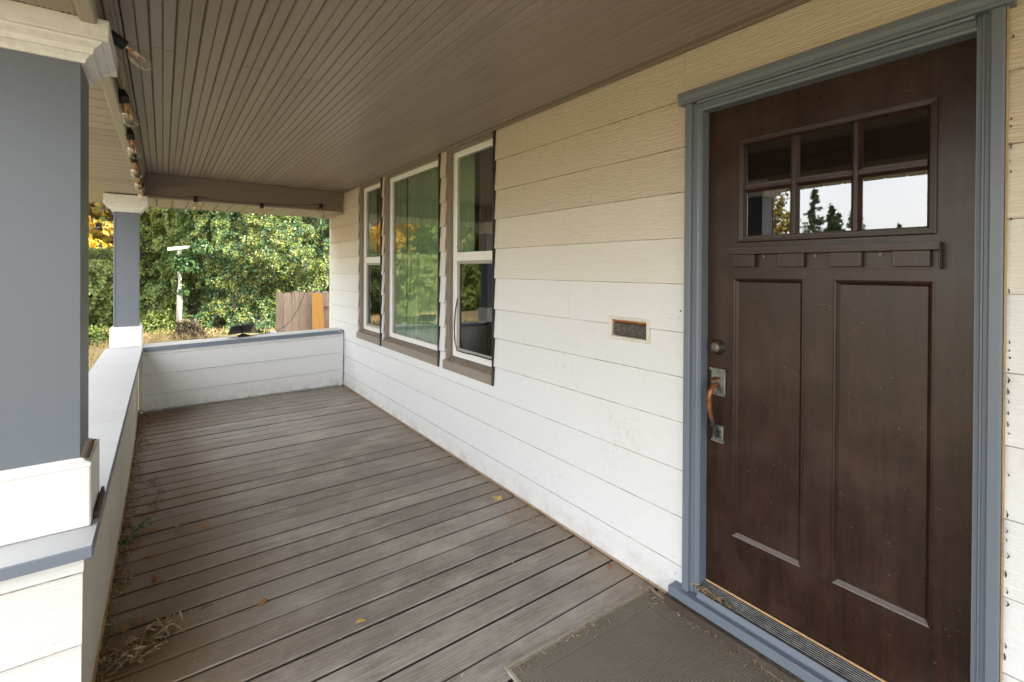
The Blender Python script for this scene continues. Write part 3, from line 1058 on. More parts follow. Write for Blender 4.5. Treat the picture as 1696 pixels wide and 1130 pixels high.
# ------------------------------------------------------------------ columns
def column(name, cx, cy, zbase, zcap, ztop, label, w=0.204, front=0.0):
    t = thing(name, (cx, cy, zbase), label, 'column', 'square porch columns')
    h = w / 2
    m = MB()
    m.cbox(cx - h, cx + h, cy - h, cy + h, zbase + 0.205, zcap + 0.02, 0.003)
    m.build('shaft', M['column_blue'], t)
    m = MB()                                     # corner boards standing a little proud on the faces
    for sx in (-1, 1):
        m.box(cx + sx * (h - 0.016) - 0.0, cx + sx * h - sx * 0.0005 if sx > 0 else cx - h + 0.016, cy - h - 0.004, cy - h + 0.002, zbase + 0.206, zcap + 0.01)
    m.build('corner_bead', M['column_blue'], t)
    b = h + 0.027
    m = MB()
    m.cbox(cx - b, cx + b, cy - b, cy + b, zbase + 0.0015, zbase + 0.190, 0.004)
    m.build('base', M['white'], t)
    m = MB()
    def sq(r, z): return [(cx - r, cy - r, z), (cx + r, cy - r, z), (cx + r, cy + r, z), (cx - r, cy + r, z)]
    vs, fs = [], []
    lv = [(b, zbase + 0.1905), (b - 0.001, zbase + 0.2), (h + 0.012, zbase + 0.206), (h + 0.006, zbase + 0.213), (h - 0.002, zbase + 0.2135)]
    for r, z in lv: vs += sq(r, z)
    for k in range(len(lv) - 1):
        for i in range(4):
            j = (i + 1) % 4
            fs.append((4 * k + i, 4 * k + j, 4 * k + 4 + j, 4 * k + 4 + i))
    m.add(vs, fs)
    m.build('base_moulding', M['white'], t)
    m = MB()
    vs, fs = [], []
    z = zcap
    lv = [(h - 0.004, z), (h + 0.010, z), (h + 0.014, z + 0.012), (h + 0.024, z + 0.024), (h + 0.030, z + 0.026), (h + 0.034, z + 0.042), (h + 0.052, z + 0.056), (h + 0.056, z + 0.066)]
    for r, zz in lv: vs += sq(r, zz)
    for k in range(len(lv) - 1):
        for i in range(4):
            j = (i + 1) % 4
            fs.append((4 * k + i, 4 * k + j, 4 * k + 4 + j, 4 * k + 4 + i))
    m.add(vs, fs)
    m.build('capital_moulding', M['white'], t)
    m = MB()
    q = h + 0.072
    m.cbox(cx - q, cx + q, cy - q, cy + q, z + 0.062, ztop, 0.003)
    m.build('capital_block', M['white'], t)
    return t
column('porch_column', -0.309, 2.100, 0.678, 2.122, ZB + 0.012, 'near blue grey square column filling the left edge, on a white block')
column('porch_column', -0.300, 6.355, 0.672, 2.055, ZB - 0.011, 'far blue grey square column standing at the corner of both parapets', w=0.204)

# ------------------------------------------------------------------ windows
def window(y0, y1, kind, label):
    t = thing('window', (1.90, (y0 + y1) / 2, WZ0), label, 'window', 'taupe trimmed windows beside the door', 'thing')
    m = MB()
    # jambs and head, stepped
    for (a, s) in ((y1, -1), (y0, 1)):
        prof = [(1.8905, a), (1.8905, a + s * 0.024), (1.897, a + s * 0.026), (1.897, a + s * 0.040), (1.903, a + s * 0.043), (1.94, a + s * 0.043), (1.985, a + s * 0.043), (1.985, a)]
        m.prism(prof, 'z', WZ0 + 0.085, WZ1)
    m.build('jamb', M['taupe'], t)
    m = MB()
    m.box(1.886, 1.985, y0 + 0.0435, y1 - 0.0435, WZ1 - 0.022, WZ1 - 0.002)
    m.build('head', M['taupe'], t)
    m = MB()
    m.prism([(1.858, WZ0), (1.858, WZ0 + 0.062), (1.861, WZ0 + 0.068), (1.985, WZ0 + 0.108), (1.985, WZ0)], 'y', y0 + 0.012, y1 - 0.0005)
    m.build('sill', M['sill_taupe'], t)
    m = MB()
    m.box(1.8605, 1.885, y0 + 0.0005, y0 + 0.0115, WZ0 - 0.004, WZ1)
    m.build('gasket', M['rubber'], t)
    a, b, z0, z1 = y0 + 0.0435, y1 - 0.0435, WZ0 + 0.104, WZ1 - 0.0225
    fr = thing('sash_frame', (1.93, (a + b) / 2, z0))
    fr.parent = t; fr.location = Vector((1.93, (a + b) / 2, z0)) - W[t.name]
    m = MB()
    m.rings((a, b, z0, z1), [(0, 1.972), (0, 1.929), (0.032, 1.929), (0.034, 1.934), (0.042, 1.938), (0.042, 1.972)])
    m.build('frame', M['vinyl'], fr)
    ia, ib, iz0, iz1 = a + 0.042, b - 0.042, z0 + 0.042, z1 - 0.042
    if kind == 'picture':
        m = MB(); m.box(1.945, 1.949, ia, ib, iz0, iz1)
        m.build('pane', M['glass'], fr)
    else:
        zm = 1.592
        m = MB()
        m.cbox(1.931, 1.962, ia, ib, zm - 0.034, zm + 0.034, 0.002)
        m.build('meeting_rail', M['vinyl'], fr)
        m = MB(); m.box(1.943, 1.947, ia, ib, zm + 0.034, iz1)
        m.build('upper_pane', M['glass'], fr)
        m = MB()
        m.rings((ia, ib, iz0, zm - 0.034), [(0, 1.966), (0, 1.944), (0.022, 1.944), (0.026, 1.95), (0.026, 1.966)])
        m.build('screen_frame', M['screen_grey'], fr)
        m = MB(); m.box(1.954, 1.958, ia + 0.026, ib - 0.026, iz0 + 0.026, zm - 0.06)
        m.build('lower_pane', M['screened'], fr)
        if y0 < 3:
            m = MB()                            # screen gasket that has come loose
            m.tube([(1.936, ib - 0.02, zm - 0.34), (1.930, ib + 0.006, zm - 0.45), (1.925, ib + 0.012, zm - 0.58), (1.925, ib + 0.004, zm - 0.68), (1.928, ib - 0.03, iz0 + 0.012), (1.93, ib - 0.12, iz0 + 0.004), (1.934, ib - 0.3, iz0 + 0.01), (1.94, ia + 0.03, iz0 + 0.006)], 0.0045, 6)
            m.build('loose_gasket', M['rubber'], fr, smooth=True)
    return t
window(*WIN[0], 'hung', 'taupe trimmed hung window nearest the door, with a loose dark gasket')
window(*WIN[1], 'picture', 'wide single pane window between two narrow hung windows, green curtains behind')
window(*WIN[2], 'hung', 'narrow taupe trimmed hung window farthest from the door, by the end beam')

def curtain(y0, y1, x, mat, label, folds, gap=None):
    n = int((y1 - y0) / 0.012)
    rr = random.Random(int(y0 * 100))
    ys_ = np.linspace(y0, y1, n)
    ph = np.cumsum(np.array([rr.uniform(0.5, 1.5) for _ in range(n)])) * 2 * math.pi * folds / n
    vs = []
    zs = np.linspace(0.42, 2.5, 7)
    for z in zs:
        amp = 0.026 + 0.010 * (2.5 - z) / 2
        xs_ = x + amp * np.sin(ph) + 0.006 * np.sin(ph * 2.3 + z)
        vs.append(np.stack([xs_, ys_ + 0.006 * np.sin(ph * .5 + z * 1.5), np.full(n, z)], 1))
    v = np.concatenate(vs)
    i = (np.arange(len(zs) - 1)[:, None] * n + np.arange(n - 1)[None, :]).ravel()
    f = np.stack([i, i + 1, i + n + 1, i + n], 1)
    o = mesh_np('curtain', v, f, mat, org=(x, (y0 + y1) / 2, 0.42))
    sm = o.modifiers.new('thickness', 'SOLIDIFY'); sm.thickness = 0.0012
    o.data.polygons.foreach_set('use_smooth', [True] * len(o.data.polygons))
    tag(o, label, 'curtain', 'curtains behind the windows')
curtain(3.70, 4.50, 2.025, M['curtain_green'], 'wide mint green sheer curtain hanging in folds behind the middle window', 12)
curtain(4.62, 4.79, 2.01, M['curtain_green'], 'narrow mint curtain strip at the far side of the middle window', 3)
curtain(3.26, 3.42, 2.0, M['curtain_green'], 'slim mint curtain strip behind the hung window nearest the door', 2)
curtain(2.70, 3.2, 2.05, M['curtain_brown'], 'dark brown curtain behind the hung window nearest the door', 6)
curtain(5.44, 5.60, 2.0, M['curtain_green'], 'slim mint curtain strip behind the farthest window', 2)
curtain(4.95, 5.40, 2.05, M['curtain_brown'], 'dark brown curtain behind the farthest window', 5)

# ------------------------------------------------------------------ door frame
df = thing('door_frame', (1.87, 0.745, 0), 'blue grey moulded door frame with threshold around the brown front door', 'door frame', kind='thing')
def casing_prof(a, s):
    """profile from the outer edge a, s = direction towards the opening (+1/-1)"""
    return [(1.889, a), (1.846, a), (1.843, a + s * 0.004), (1.843, a + s * 0.026), (1.847, a + s * 0.030), (1.862, a + s * 0.031), (1.862, a + s * 0.040),
            (1.859, a + s * 0.042), (1.859, a + s * 0.046), (1.866, a + s * 0.049), (1.869, a + s * 0.058), (1.869, a + s * 0.060), (1.889, a + s * 0.060)]
ZS = 0.088
m = MB(); m.prism(casing_prof(1.240, -1), 'z', ZS, 2.211)
m.build('casing', M['casing_blue'], df)
m = MB(); m.prism(casing_prof(0.2555, 1), 'z', ZS, 2.211)
m.build('casing', M['casing_blue'], df)
m = MB()                                          # head casing, same moulding turned
hp = [(1.889, 2.213), (1.846, 2.213), (1.843, 2.209), (1.845, 2.203), (1.862, 2.202), (1.862, 2.192), (1.859, 2.190), (1.859, 2.186), (1.866, 2.183), (1.868, 2.177), (1.868, 2.174), (1.889, 2.174)]
m.prism(hp, 'y', 0.3160, 1.1800)
m.build('head_casing', M['casing_blue'], df)
m = MB()
m.prism([(1.88, 2.212), (1.832, 2.212), (1.828, 2.217), (1.829, 2.226), (1.822, 2.240), (1.822, 2.258), (1.826, 2.262), (1.88, 2.264)], 'y', 0.238, 1.262)
m.build('head_cap', M['casing_blue'], df)
m = MB(); m.box(1.870, 1.975, 1.1705, 1.1995, ZS, 2.21)
m.build('jamb', M['casing_blue'], df)
m = MB(); m.box(1.870, 1.975, 0.296, 0.3135, ZS, 2.21)
m.build('jamb', M['casing_blue'], df)
m = MB(); m.box(1.870, 1.975, 0.3140, 1.1700, 2.1735, 2.20)
m.build('head_jamb', M['casing_blue'], df)
m = MB()
m.cbox(1.818, 1.90, -0.45, 1.292, 0.046, 0.086, 0.003)
m.build('sill', M['casing_blue'], df)
m = MB()
m.prism([(1.846, 0.0862), (1.846, 0.093), (1.858, 0.108), (1.90, 0.108), (1.90, 0.0862)], 'y', 0.316, 1.168)
m.build('sill_step', M['casing_blue'], df)
m = MB()
m.prism([(1.8585, 0.1082), (1.8585, 0.113), (1.914, 0.139), (1.93, 0.139), (1.93, 0.1082)], 'y', 0.3165, 1.1675)
th = m.build('threshold', M['alum_dark'], df)
for kx in range(7):
    xq = 1.864 + kx * 0.0066
    zq = 0.113 + (xq - 1.8585) * 0.468
    m = MB(); m.prism([(xq, zq - 0.001), (xq - 0.0002, zq + 0.0022), (xq + 0.0009, zq + 0.0026), (xq + 0.0016, zq)], 'y', 0.317, 1.167)
    m.build('rib', M['alum'], th)
m = MB(); m.cbox(1.9105, 1.9165, 0.3165, 1.1675, 0.1365, 0.144, 0.001)
m.build('wood_strip', M['tan_strip'], df)
m = MB(); m.box(1.858, 1.872, 0.2515, 0.2545, 0.09, 2.215)
m.build('raw_edge', M['raw_wood'], df)
m = MB()
m.box(1.80, 1.88, -0.45, 1.30, 0.0, 0.044)
m.build('packing_board', M['dark_wood'], df)
rc2 = random.Random(3)
m = MB()                                          # broken black caulk beside the right casing
z = 0.1
while z < 2.2:
    hgt = rc2.uniform(0.004, 0.02)
    if rc2.random() < 0.42:
        y_ = 0.2475 - rc2.uniform(0.0, 0.0035)
        m.tube([(1.8695, y_, z), (1.8685, y_ - rc2.uniform(-.001, .004), z + hgt * .5), (1.8695, y_ + .001, z + hgt)], [0.0012, rc2.uniform(0.001, 0.0024), 0.0008], 6)
    z += hgt + rc2.uniform(0.004, 0.03)
m.build('caulk', M['rubber'], df)['kind'] = 'stuff'

# ------------------------------------------------------------------ front door
door = thing('front_door', (1.94, 1.17, 0.145), 'dark brown wooden front door with six small panes and two tall panels', 'door', kind='thing')
DX = 1.92
m = MB()
GL = (0.409, 1.034, 1.603, 2.022)                 # glazed opening
PL, PR = (0.784, 1.055, 0.380, 1.457), (0.414, 0.687, 0.380, 1.457)
def dbox(y0, y1, z0, z1): m.box(DX, 1.962, y0, y1, z0, z1)
ya, yb, za, zb = 0.302, 1.183, 0.1445, 2.183
dbox(ya, GL[0], za, zb); dbox(PL[1], yb, za, zb)                       # stiles
dbox(GL[0], PL[1], GL[3], zb); dbox(GL[0], PL[1], 1.457, GL[2])        # top and lock rails
dbox(GL[1], PL[1], GL[2], GL[3])
dbox(GL[0], PL[1], za, 0.380)                                          # bottom rail
dbox(PR[1], PL[0], 0.380, 1.457); dbox(GL[0], PR[0], 0.380, 1.457)     # mullion
m.build('leaf', M['door'], door)
for P in (PL, PR):
    m = MB()
    m.rings(P, [(0, DX + 0.002), (0, DX - 0.003), (0.003, DX - 0.004), (0.008, DX - 0.001), (0.010, DX + 0.003), (0.017, DX + 0.011), (0.022, DX + 0.011)], close=True)
    m.build('door_panel', M['door'], door)
gm = MB()
gm.rings(GL, [(0, DX + 0.004), (0, DX - 0.009), (0.004, DX - 0.011), (0.016, DX - 0.010), (0.020, DX - 0.006), (0.027, DX + 0.012), (0.027, DX + 0.03)])
glz = gm.build('glazing_moulding', M['door'], door)
YM, ZM = [(0.607, 0.640), (0.807, 0.840)], (1.806, 1.840)
i0, i1, j0, j1 = GL[0] + 0.027, GL[1] - 0.027, GL[2] + 0.027, GL[3] - 0.027
def muntin(a, b, c, d, vertical):
    mb = MB()
    if vertical:
        w = b - a
        mb.prism([(DX + 0.020, a), (DX + 0.010, a), (DX - 0.004, a + w * .3), (DX - 0.005, a + w * .36), (DX - 0.005, b - w * .36), (DX - 0.004, b - w * .3), (DX + 0.010, b), (DX + 0.020, b)], 'z', c, d)
    else:
        w = d - c
        mb.prism([(DX + 0.0202, c), (DX + 0.010, c), (DX - 0.0035, c + w * .3), (DX - 0.0045, c + w * .36), (DX - 0.0045, d - w * .36), (DX - 0.0035, d - w * .3), (DX + 0.010, d), (DX + 0.0202, d)], 'y', a, b)
    mb.build('muntin', M['door'], glz)
for a, b in YM: muntin(a, b, j0 - 0.004, j1 + 0.004, True)
for a, b in ((i0, YM[0][0] + 0.006), (YM[0][1] - 0.006, YM[1][0] + 0.006), (YM[1][1] - 0.006, i1)):
    muntin(a - 0.003, b + 0.003, ZM[0], ZM[1], False)
for a, b in ((i0, YM[0][0]), (YM[0][1], YM[1][0]), (YM[1][1], i1)):
    for c, d in ((j0, ZM[0]), (ZM[1], j1)):
        mb = MB(); mb.box(DX + 0.013, DX + 0.018, a - 0.002, b + 0.002, c - 0.002, d + 0.002)
        mb.build('pane', M['door_glass'], door)
m = MB()
m.cbox(1.874, 1.9205, 0.392, 1.057, 1.553, 1.578, 0.002)
m.cbox(1.880, 1.9205, 0.392, 0.397, 1.497, 1.5528, 0.0015)
shelf = m.build('shelf', M['door'], door)
m = MB(); m.box(1.9105, 1.9203, 0.3975, 1.046, 1.495, 1.5525); m.box(1.9075, 1.9103, 0.3975, 1.046, 1.5305, 1.5352)
m.build('backing', M['door'], shelf)
for a, b in ((0.953, 1.045), (0.774, 0.868), (0.595, 0.692), (0.417, 0.513)):
    mb = MB(); mb.cbox(1.887, 1.9104, a, b, 1.503, 1.5522, 0.0015)
    mb.build('dentil', M['door'], shelf)
for yy in (0.925, 0.742, 0.548):
    mb = MB(); mb.lathe([(0.0, -0.0002), (0.006, 0.0), (0.0065, 0.001), (0.0065, 0.004)], (1.9065, yy, 1.543), (1, 0, 0), 10)
    mb.build('screw', M['bronze'], shelf)
# lock and handle
m = MB()
m.lathe([(0.0, -0.030), (0.019, -0.030), (0.0205, -0.028), (0.022, -0.027), (0.0225, -0.024), (0.029, -0.010), (0.0335, -0.003), (0.034, 0.001)], (DX, 1.122, 1.160), (1, 0, 0), 24)
db = m.build('deadbolt', M['bronze'], door, smooth=True)
m = MB(); m.lathe([(0.0, -0.0312), (0.0105, -0.0312), (0.0115, -0.0302)], (DX, 1.122, 1.160), (1, 0, 0), 16)
m.build('cylinder', M['bronze'], db)
m = MB(); m.box(DX - 0.0325, DX - 0.0311, 1.1213, 1.1227, 1.154, 1.166)
m.build('keyhole', M['rubber'], db)
hs = thing('handle_set', (DX, 1.115, 0.92)); hs.parent = door; hs.location = Vector((DX, 1.115, 0.92)) - W[door.name]
m = MB()
m.cbox(1.910, 1.9201, 1.084, 1.148, 0.962, 1.066, 0.003)
for zz, s in ((1.066, 1), (0.962, -1)):
    m.prism([(1.9065, zz - 0.006), (1.9065, zz + 0.004), (1.915, zz + 0.007), (1.92, zz + 0.006), (1.92, zz - 0.007)], 'y', 1.080, 1.152)
m.build('plate', M['pewter'], hs)
m = MB()
m.cbox(1.911, 1.9201, 1.092, 1.140, 0.762, 0.824, 0.003)
for zz in (0.824, 0.762):
    m.prism([(1.908, zz - 0.005), (1.908, zz + 0.003), (1.916, zz + 0.006), (1.92, zz + 0.005), (1.92, zz - 0.006)], 'y', 1.088, 1.144)
m.build('plate', M['pewter'], hs)
m = MB()
gp = [(1.912, 1.116, 1.000), (1.893, 1.117, 1.003), (1.872, 1.119, 0.996), (1.861, 1.121, 0.975), (1.857, 1.122, 0.945), (1.860, 1.122, 0.91), (1.870, 1.121, 0.872), (1.883, 1.120, 0.842), (1.894, 1.119, 0.815), (1.903, 1.118, 0.79), (1.910, 1.118, 0.782)]
m.tube(gp, [0.009, 0.009, 0.0105, 0.012, 0.0125, 0.0115, 0.009, 0.0075, 0.008, 0.011, 0.011], 12)
m.mi = [0 if (i // 12) < 6 else 1 for i in range(len(m.f))]
m.build('grip', [M['copper'], M['bronze']], hs, smooth=True)
m = MB()
m.prism([(1.908, 1.034), (1.888, 1.033), (1.874, 1.026), (1.871, 1.022), (1.876, 1.022), (1.89, 1.028), (1.908, 1.029)], 'y', 1.104, 1.128)
m.build('thumb_latch', M['copper'], hs, bevel=0.001)

# ------------------------------------------------------------------ mail slot
ms = thing('mail_slot', (1.872, 1.568, 1.135), 'small cream framed mail slot with a rusty flap set in white siding', 'mail slot', kind='thing')
m = MB()
m.rings((1.441, 1.694, 1.136, 1.252), [(0, 1.885), (0, 1.866), (0.003, 1.8635), (0.013, 1.8645), (0.017, 1.869), (0.018, 1.905)])
m.build('frame', M['cream_old'], ms)
m = MB(); m.box(1.882, 1.886, 1.459, 1.676, 1.158, 1.216)
m.build('flap', M['flap'], ms)
for zq in (1.163, 1.172, 1.181, 1.190):
    m = MB(); m.box(1.8805, 1.8819, 1.468, 1.667, zq, zq + 0.0025)
    m.build('ridge', M['flap'], ms)
m = MB(); m.prism([(1.877, 1.234), (1.877, 1.228), (1.884, 1.221), (1.89, 1.221), (1.89, 1.234)], 'y', 1.4595, 1.6755)
m.build('hood', M['rusty'], ms)
m = MB(); m.box(1.893, 1.9, 1.457, 1.678, 1.152, 1.236)
m.build('back_plate', M['rubber'], ms)

# ------------------------------------------------------------------ doormat
matt = thing('doormat', (1.43, 1.42, 0.002), 'grey brown ribbed doormat lying dusty in front of the door', 'doormat', rot=(0, 0, math.radians(-2.0)))
def mloc(mb, name, mat, kind=None, bevel=0):
    o = mb.build(name, mat, None, org=(0, 0, 0), bevel=bevel)
    o.parent = matt
    if kind: o['kind'] = kind
    return o
mw, ml = 0.405, 1.75
m = MB(); m.cbox(-mw, mw, -ml, 0, 0.0, 0.006, 0.002)
mloc(m, 'base', M['mat'])
vs, fs = [], []
m = MB()
def ribs(x0, x1, y0, y1, p=0.0085):
    y = y0
    while y < y1 - p:
        m.add([(x0, y, 0.0055), (x1, y, 0.0055), (x1, y + p * .5, 0.0095), (x0, y + p * .5, 0.0095), (x1, y + p * .95, 0.0055), (x0, y + p * .95, 0.0055)], [(0, 1, 2, 3), (3, 2, 4, 5)])
        m.mi[-2] = 1  # one slope of each rib coloured darker for contrast
        y += p
ribs(-mw + 0.111, mw - 0.111, -ml + 0.1, -0.0935)
ribs(-mw + 0.017, -mw + 0.106, -ml + 0.02, -0.0145)
ribs(mw - 0.106, mw - 0.017, -ml + 0.02, -0.0145)
ribs(-mw + 0.106, mw - 0.106, -0.088, -0.0145)
mloc(m, 'ribs', [M['mat'], M['mat_dark']], 'stuff')
m = MB()
for a, b, c, d in ((-mw, mw, -0.013, 0.0), (-mw, -mw + 0.016, -ml, -0.0135), (mw - 0.016, mw, -ml, -0.0135)):
    m.cbox(a, b, c, d, 0.0055, 0.0105, 0.0015)
mloc(m, 'binding', M['mat'])
m = MB()
q = mw - 0.108
m.box(-q, q, -0.0935, -0.0895, 0.0055, 0.0075); m.box(-q, -q + 0.0035, -ml, -0.094, 0.0055, 0.0075); m.box(q - 0.0035, q, -ml, -0.094, 0.0055, 0.0075)
mloc(m, 'border_line', M['mat_dark'])

# ------------------------------------------------------------------ string lights
sl = thing('string_lights', (-0.15, 2.2, 2.3), 'string of clear filament bulbs in black sockets hung along the beams', 'string lights')
SOCK = [((-0.160, 2.235, 2.325), (0.105, 0.055, -0.055)), ((-0.157, 2.83, 2.300), (0.030, 0.02, -0.10)), ((-0.157, 3.43, 2.262), (0.022, 0.015, -0.10)),
        ((-0.160, 4.03, 2.240), (0.016, 0.01, -0.10)), ((-0.160, 4.63, 2.232), (0.014, 0.01, -0.10)), ((-0.160, 5.22, 2.226), (0.014, 0.0, -0.10)),
        ((0.286, 6.205, 2.262), (0.003, 0.0, -0.10)), ((0.931, 6.205, 2.246), (-0.003, 0.0, -0.10)), ((1.60, 6.205, 2.292), (-0.03, -0.01, -0.10))]
sock_m, bulb_m, fil_m = MB(), MB(), MB()
sock_m.lathe([(0.0, -0.006), (0.010, -0.006), (0.012, 0.0), (0.0165, 0.004), (0.0175, 0.02), (0.0195, 0.022), (0.0195, 0.030), (0.0175, 0.032), (0.0185, 0.050), (0.015, 0.0505)], (0, 0, 0), (0, 0, -1), 14)
bulb_m.lathe([(0.0145, 0.048), (0.0155, 0.054), (0.0195, 0.064), (0.0255, 0.078), (0.029, 0.094), (0.0298, 0.108), (0.0275, 0.124), (0.021, 0.136), (0.010, 0.1425), (0.0, 0.1435)], (0, 0, 0), (0, 0, -1), 18)
for k in range(4):
    a = k * math.pi / 2 + 0.4
    fil_m.tube([(0.004 * math.cos(a), 0.004 * math.sin(a), -0.062), (0.0095 * math.cos(a), 0.0095 * math.sin(a), -0.078), (0.0095 * math.cos(a), 0.0095 * math.sin(a), -0.108), (0.003 * math.cos(a), 0.003 * math.sin(a), -0.118)], 0.0008, 5)
fil_m.tube([(0, 0, -0.05), (0, 0, -0.075)], 0.003, 6)
def sub(o, parent):
    o.parent = parent
    o.location = (0, 0, 0)
s0 = sock_m.build('socket', M['black'], None, org=(0, 0, 0), smooth=True)
b0 = bulb_m.build('bulb', M['bulb_glass'], None, org=(0, 0, 0), smooth=True); sub(b0, s0)
fl0 = fil_m.build('filament', M['filament'], None, org=(0, 0, 0)); sub(fl0, s0)
for k, (p, d) in enumerate(SOCK):
    q = (-Vector(d)).to_track_quat('Z', 'Y').to_euler()
    if k == 0:
        s_ = s0; s_.parent = sl
    else:
        s_ = s0.copy(); COL.objects.link(s_); s_.parent = sl
        for ch in (b0, fl0):
            c_ = ch.copy(); COL.objects.link(c_); c_.parent = s_
    s_.location = Vector(p) - W[sl.name]
    s_.rotation_euler = q
    s_.scale = (1.16, 1.16, 1.12)
m = MB()
path = [(-0.158, 1.2, 2.40), (-0.158, 1.75, 2.36)]
allp = [Vector(p) for p, d in SOCK]
for k in range(6):
    a = allp[k]
    path.append(tuple(a + Vector((-0.001, 0, 0.004))))
    if k < 5:
        b = allp[k + 1]
        for t in (0.3, 0.6, 0.85):
            c_ = a.lerp(b, t); path.append((-0.159, c_.y, c_.z - 0.03 * math.sin(math.pi * t) + 0.004))
path += [(-0.155, 5.8, 2.235), (-0.14, 6.15, 2.252)]
for k in range(6, 9):
    b = allp[k]
    a = Vector(path[-1])
    for t in (0.35, 0.7):
        c_ = a.lerp(b, t); path.append((c_.x, 6.216 if k > 6 or t > .5 else c_.y, c_.z - 0.018 * math.sin(math.pi * t)))
    path.append(tuple(b + Vector((0, 0.002, 0.005))))
m.tube(path, 0.0028, 6)
m.build('cord', M['black'], sl, smooth=True)
m = MB()
m.tube([(1.60, 6.207, 2.297), (1.645, 6.25, 2.30), (1.668, 6.34, 2.25), (1.664, 6.40, 2.10), (1.60, 6.42, 1.75), (1.52, 6.42, 1.42), (1.454, 6.42, 1.19), (1.39, 6.42, 1.01), (1.31, 6.42, 0.87), (1.237, 6.42, 0.785), (1.17, 6.42, 0.742), (1.12, 6.42, 0.718)], 0.0032, 6)
m.build('lead', M['black'], sl, smooth=True)
m = MB()
m.tube([(-0.157, 2.25, 2.32), (-0.135, 2.42, 2.29), (-0.13, 2.56, 2.26), (-0.14, 2.70, 2.275), (-0.156, 2.83, 2.305)], 0.0028, 6)
m.build('amber_lead', M['cord_tan'], sl, smooth=True)

# power cord down the corner by the end parapet
m = MB()
m.tube([(1.80, 6.18, 0.70), (1.852, 6.17, 0.68), (1.858, 6.172, 0.55), (1.85, 6.168, 0.40), (1.84, 6.17, 0.30), (1.846, 6.165, 0.16), (1.83, 6.16, 0.03), (1.80, 6.14, 0.006)], 0.004, 6)
tag(m.build('power_cord', M['vinyl'], None, org=(1.83, 6.17, 0.005), smooth=True), 'pale cord running down the corner beside the end parapet', 'cord')

# small solar panel on a stand, lying on the end rail
sp = thing('solar_panel', (0.76, 6.37, 0.686), 'small black solar panel on a foot standing on the end parapet rail', 'solar panel')
m = MB()
def rot_pts(pts):
    e = Euler((math.radians(-38), math.radians(-4), math.radians(12)))
    return [Vector((0.745, 6.40, 0.775)) + (e.to_matrix() @ Vector(p)) for p in pts]
hw_, hh = 0.125, 0.085
vs = rot_pts([(sx * hw_, sy * hh, z) for z in (-0.006, 0.006) for sx, sy in ((-1, -1), (1, -1), (1, 1), (-1, 1))])
m.add(vs, [(3, 2, 1, 0), (4, 5, 6, 7), (0, 1, 5, 4), (1, 2, 6, 5), (2, 3, 7, 6), (3, 0, 4, 7)])
m.build('panel', M['black'], sp, bevel=0.002)
m = MB()
rim = [(-hw_, -hh), (hw_, -hh), (hw_, hh), (-hw_, hh), (-hw_, -hh)]
m.tube(rot_pts([(a, b, -0.004) for a, b in rim]), 0.0042, 6)
m.build('rim', M['pewter'], sp)
m = MB(); m.tube([(0.745, 6.395, 0.765), (0.752, 6.375, 0.735), (0.76, 6.365, 0.705)], 0.009, 8)
m.build('bracket', M['black'], sp, smooth=True)
m = MB(); m.cbox(0.705, 0.825, 6.33, 6.41, 0.6865, 0.706, 0.006); m.cbox(0.735, 0.795, 6.345, 6.40, 0.7055, 0.718, 0.004)
m.build('foot', M['black'], sp)
m = MB()
m.prism([(6.40, 0.695), (6.40, 0.700), (6.44, 0.728), (6.445, 0.720), (6.445, 0.695)], 'x', 1.055, 1.13)
tag(m.build('plug', M['vinyl'], None, org=(1.09, 6.42, 0.695), bevel=0.003), 'white plug adaptor resting on the end parapet rail', 'plug')
m = MB()
m.tube([(0.80, 6.39, 0.70), (0.86, 6.38, 0.696), (0.93, 6.40, 0.699), (1.0, 6.39, 0.701), (1.06, 6.41, 0.706)], 0.004, 6)
tag(m.build('lead_cord', M['black'], None, org=(0.93, 6.39, 0.697), smooth=True), 'short black lead between solar panel and white plug', 'cord')

# ------------------------------------------------------------------ fence with a new plank
fence = thing('wooden_fence', (2.3, 10.4, 0.0), 'weathered grey brown picket fence standing before the hedge', 'fence')
def picket_mesh(w, z0, z1):
    mb = MB()
    h = w / 2
    mb.prism([(-h, z0), (h, z0), (h, z1 - 0.035), (h - 0.03, z1), (-h + 0.03, z1), (-h, z1 - 0.035)], 'y', -0.008, 0.008)
    return mb
pk = picket_mesh(0.139, -0.55, 1.03).build('picket', M['picket'], fence, org=(0, 0, 0))
for k in range(13):
    loc = Vector((1.89 + k * 0.143, 10.4 + rnd.uniform(-.004, .004), rnd.uniform(-0.022, 0.016))) - W[fence.name]
    rot = (0, rnd.uniform(-0.006, 0.006), 0)
    if k == 0:
        pk.location, pk.rotation_euler = loc, rot
    else:
        inst(pk, 'picket', fence, loc, rot)
for zz in (0.70, -0.05):
    m = MB(); m.box(2.5, 4.0, 10.35, 10.389, zz, zz + 0.09)
    m.build('rail', M['picket'], fence)
m = MB(); m.prism([(2.49, -0.5), (2.75, -0.5), (2.68, 0.95), (2.64, 0.985), (2.47, 0.985)], 'y', 10.30, 10.325)
tag(m.build('plank', M['new_plank'], None, org=(2.6, 10.31, -0.4)), 'fresh orange plank leaning against the weathered fence', 'plank')

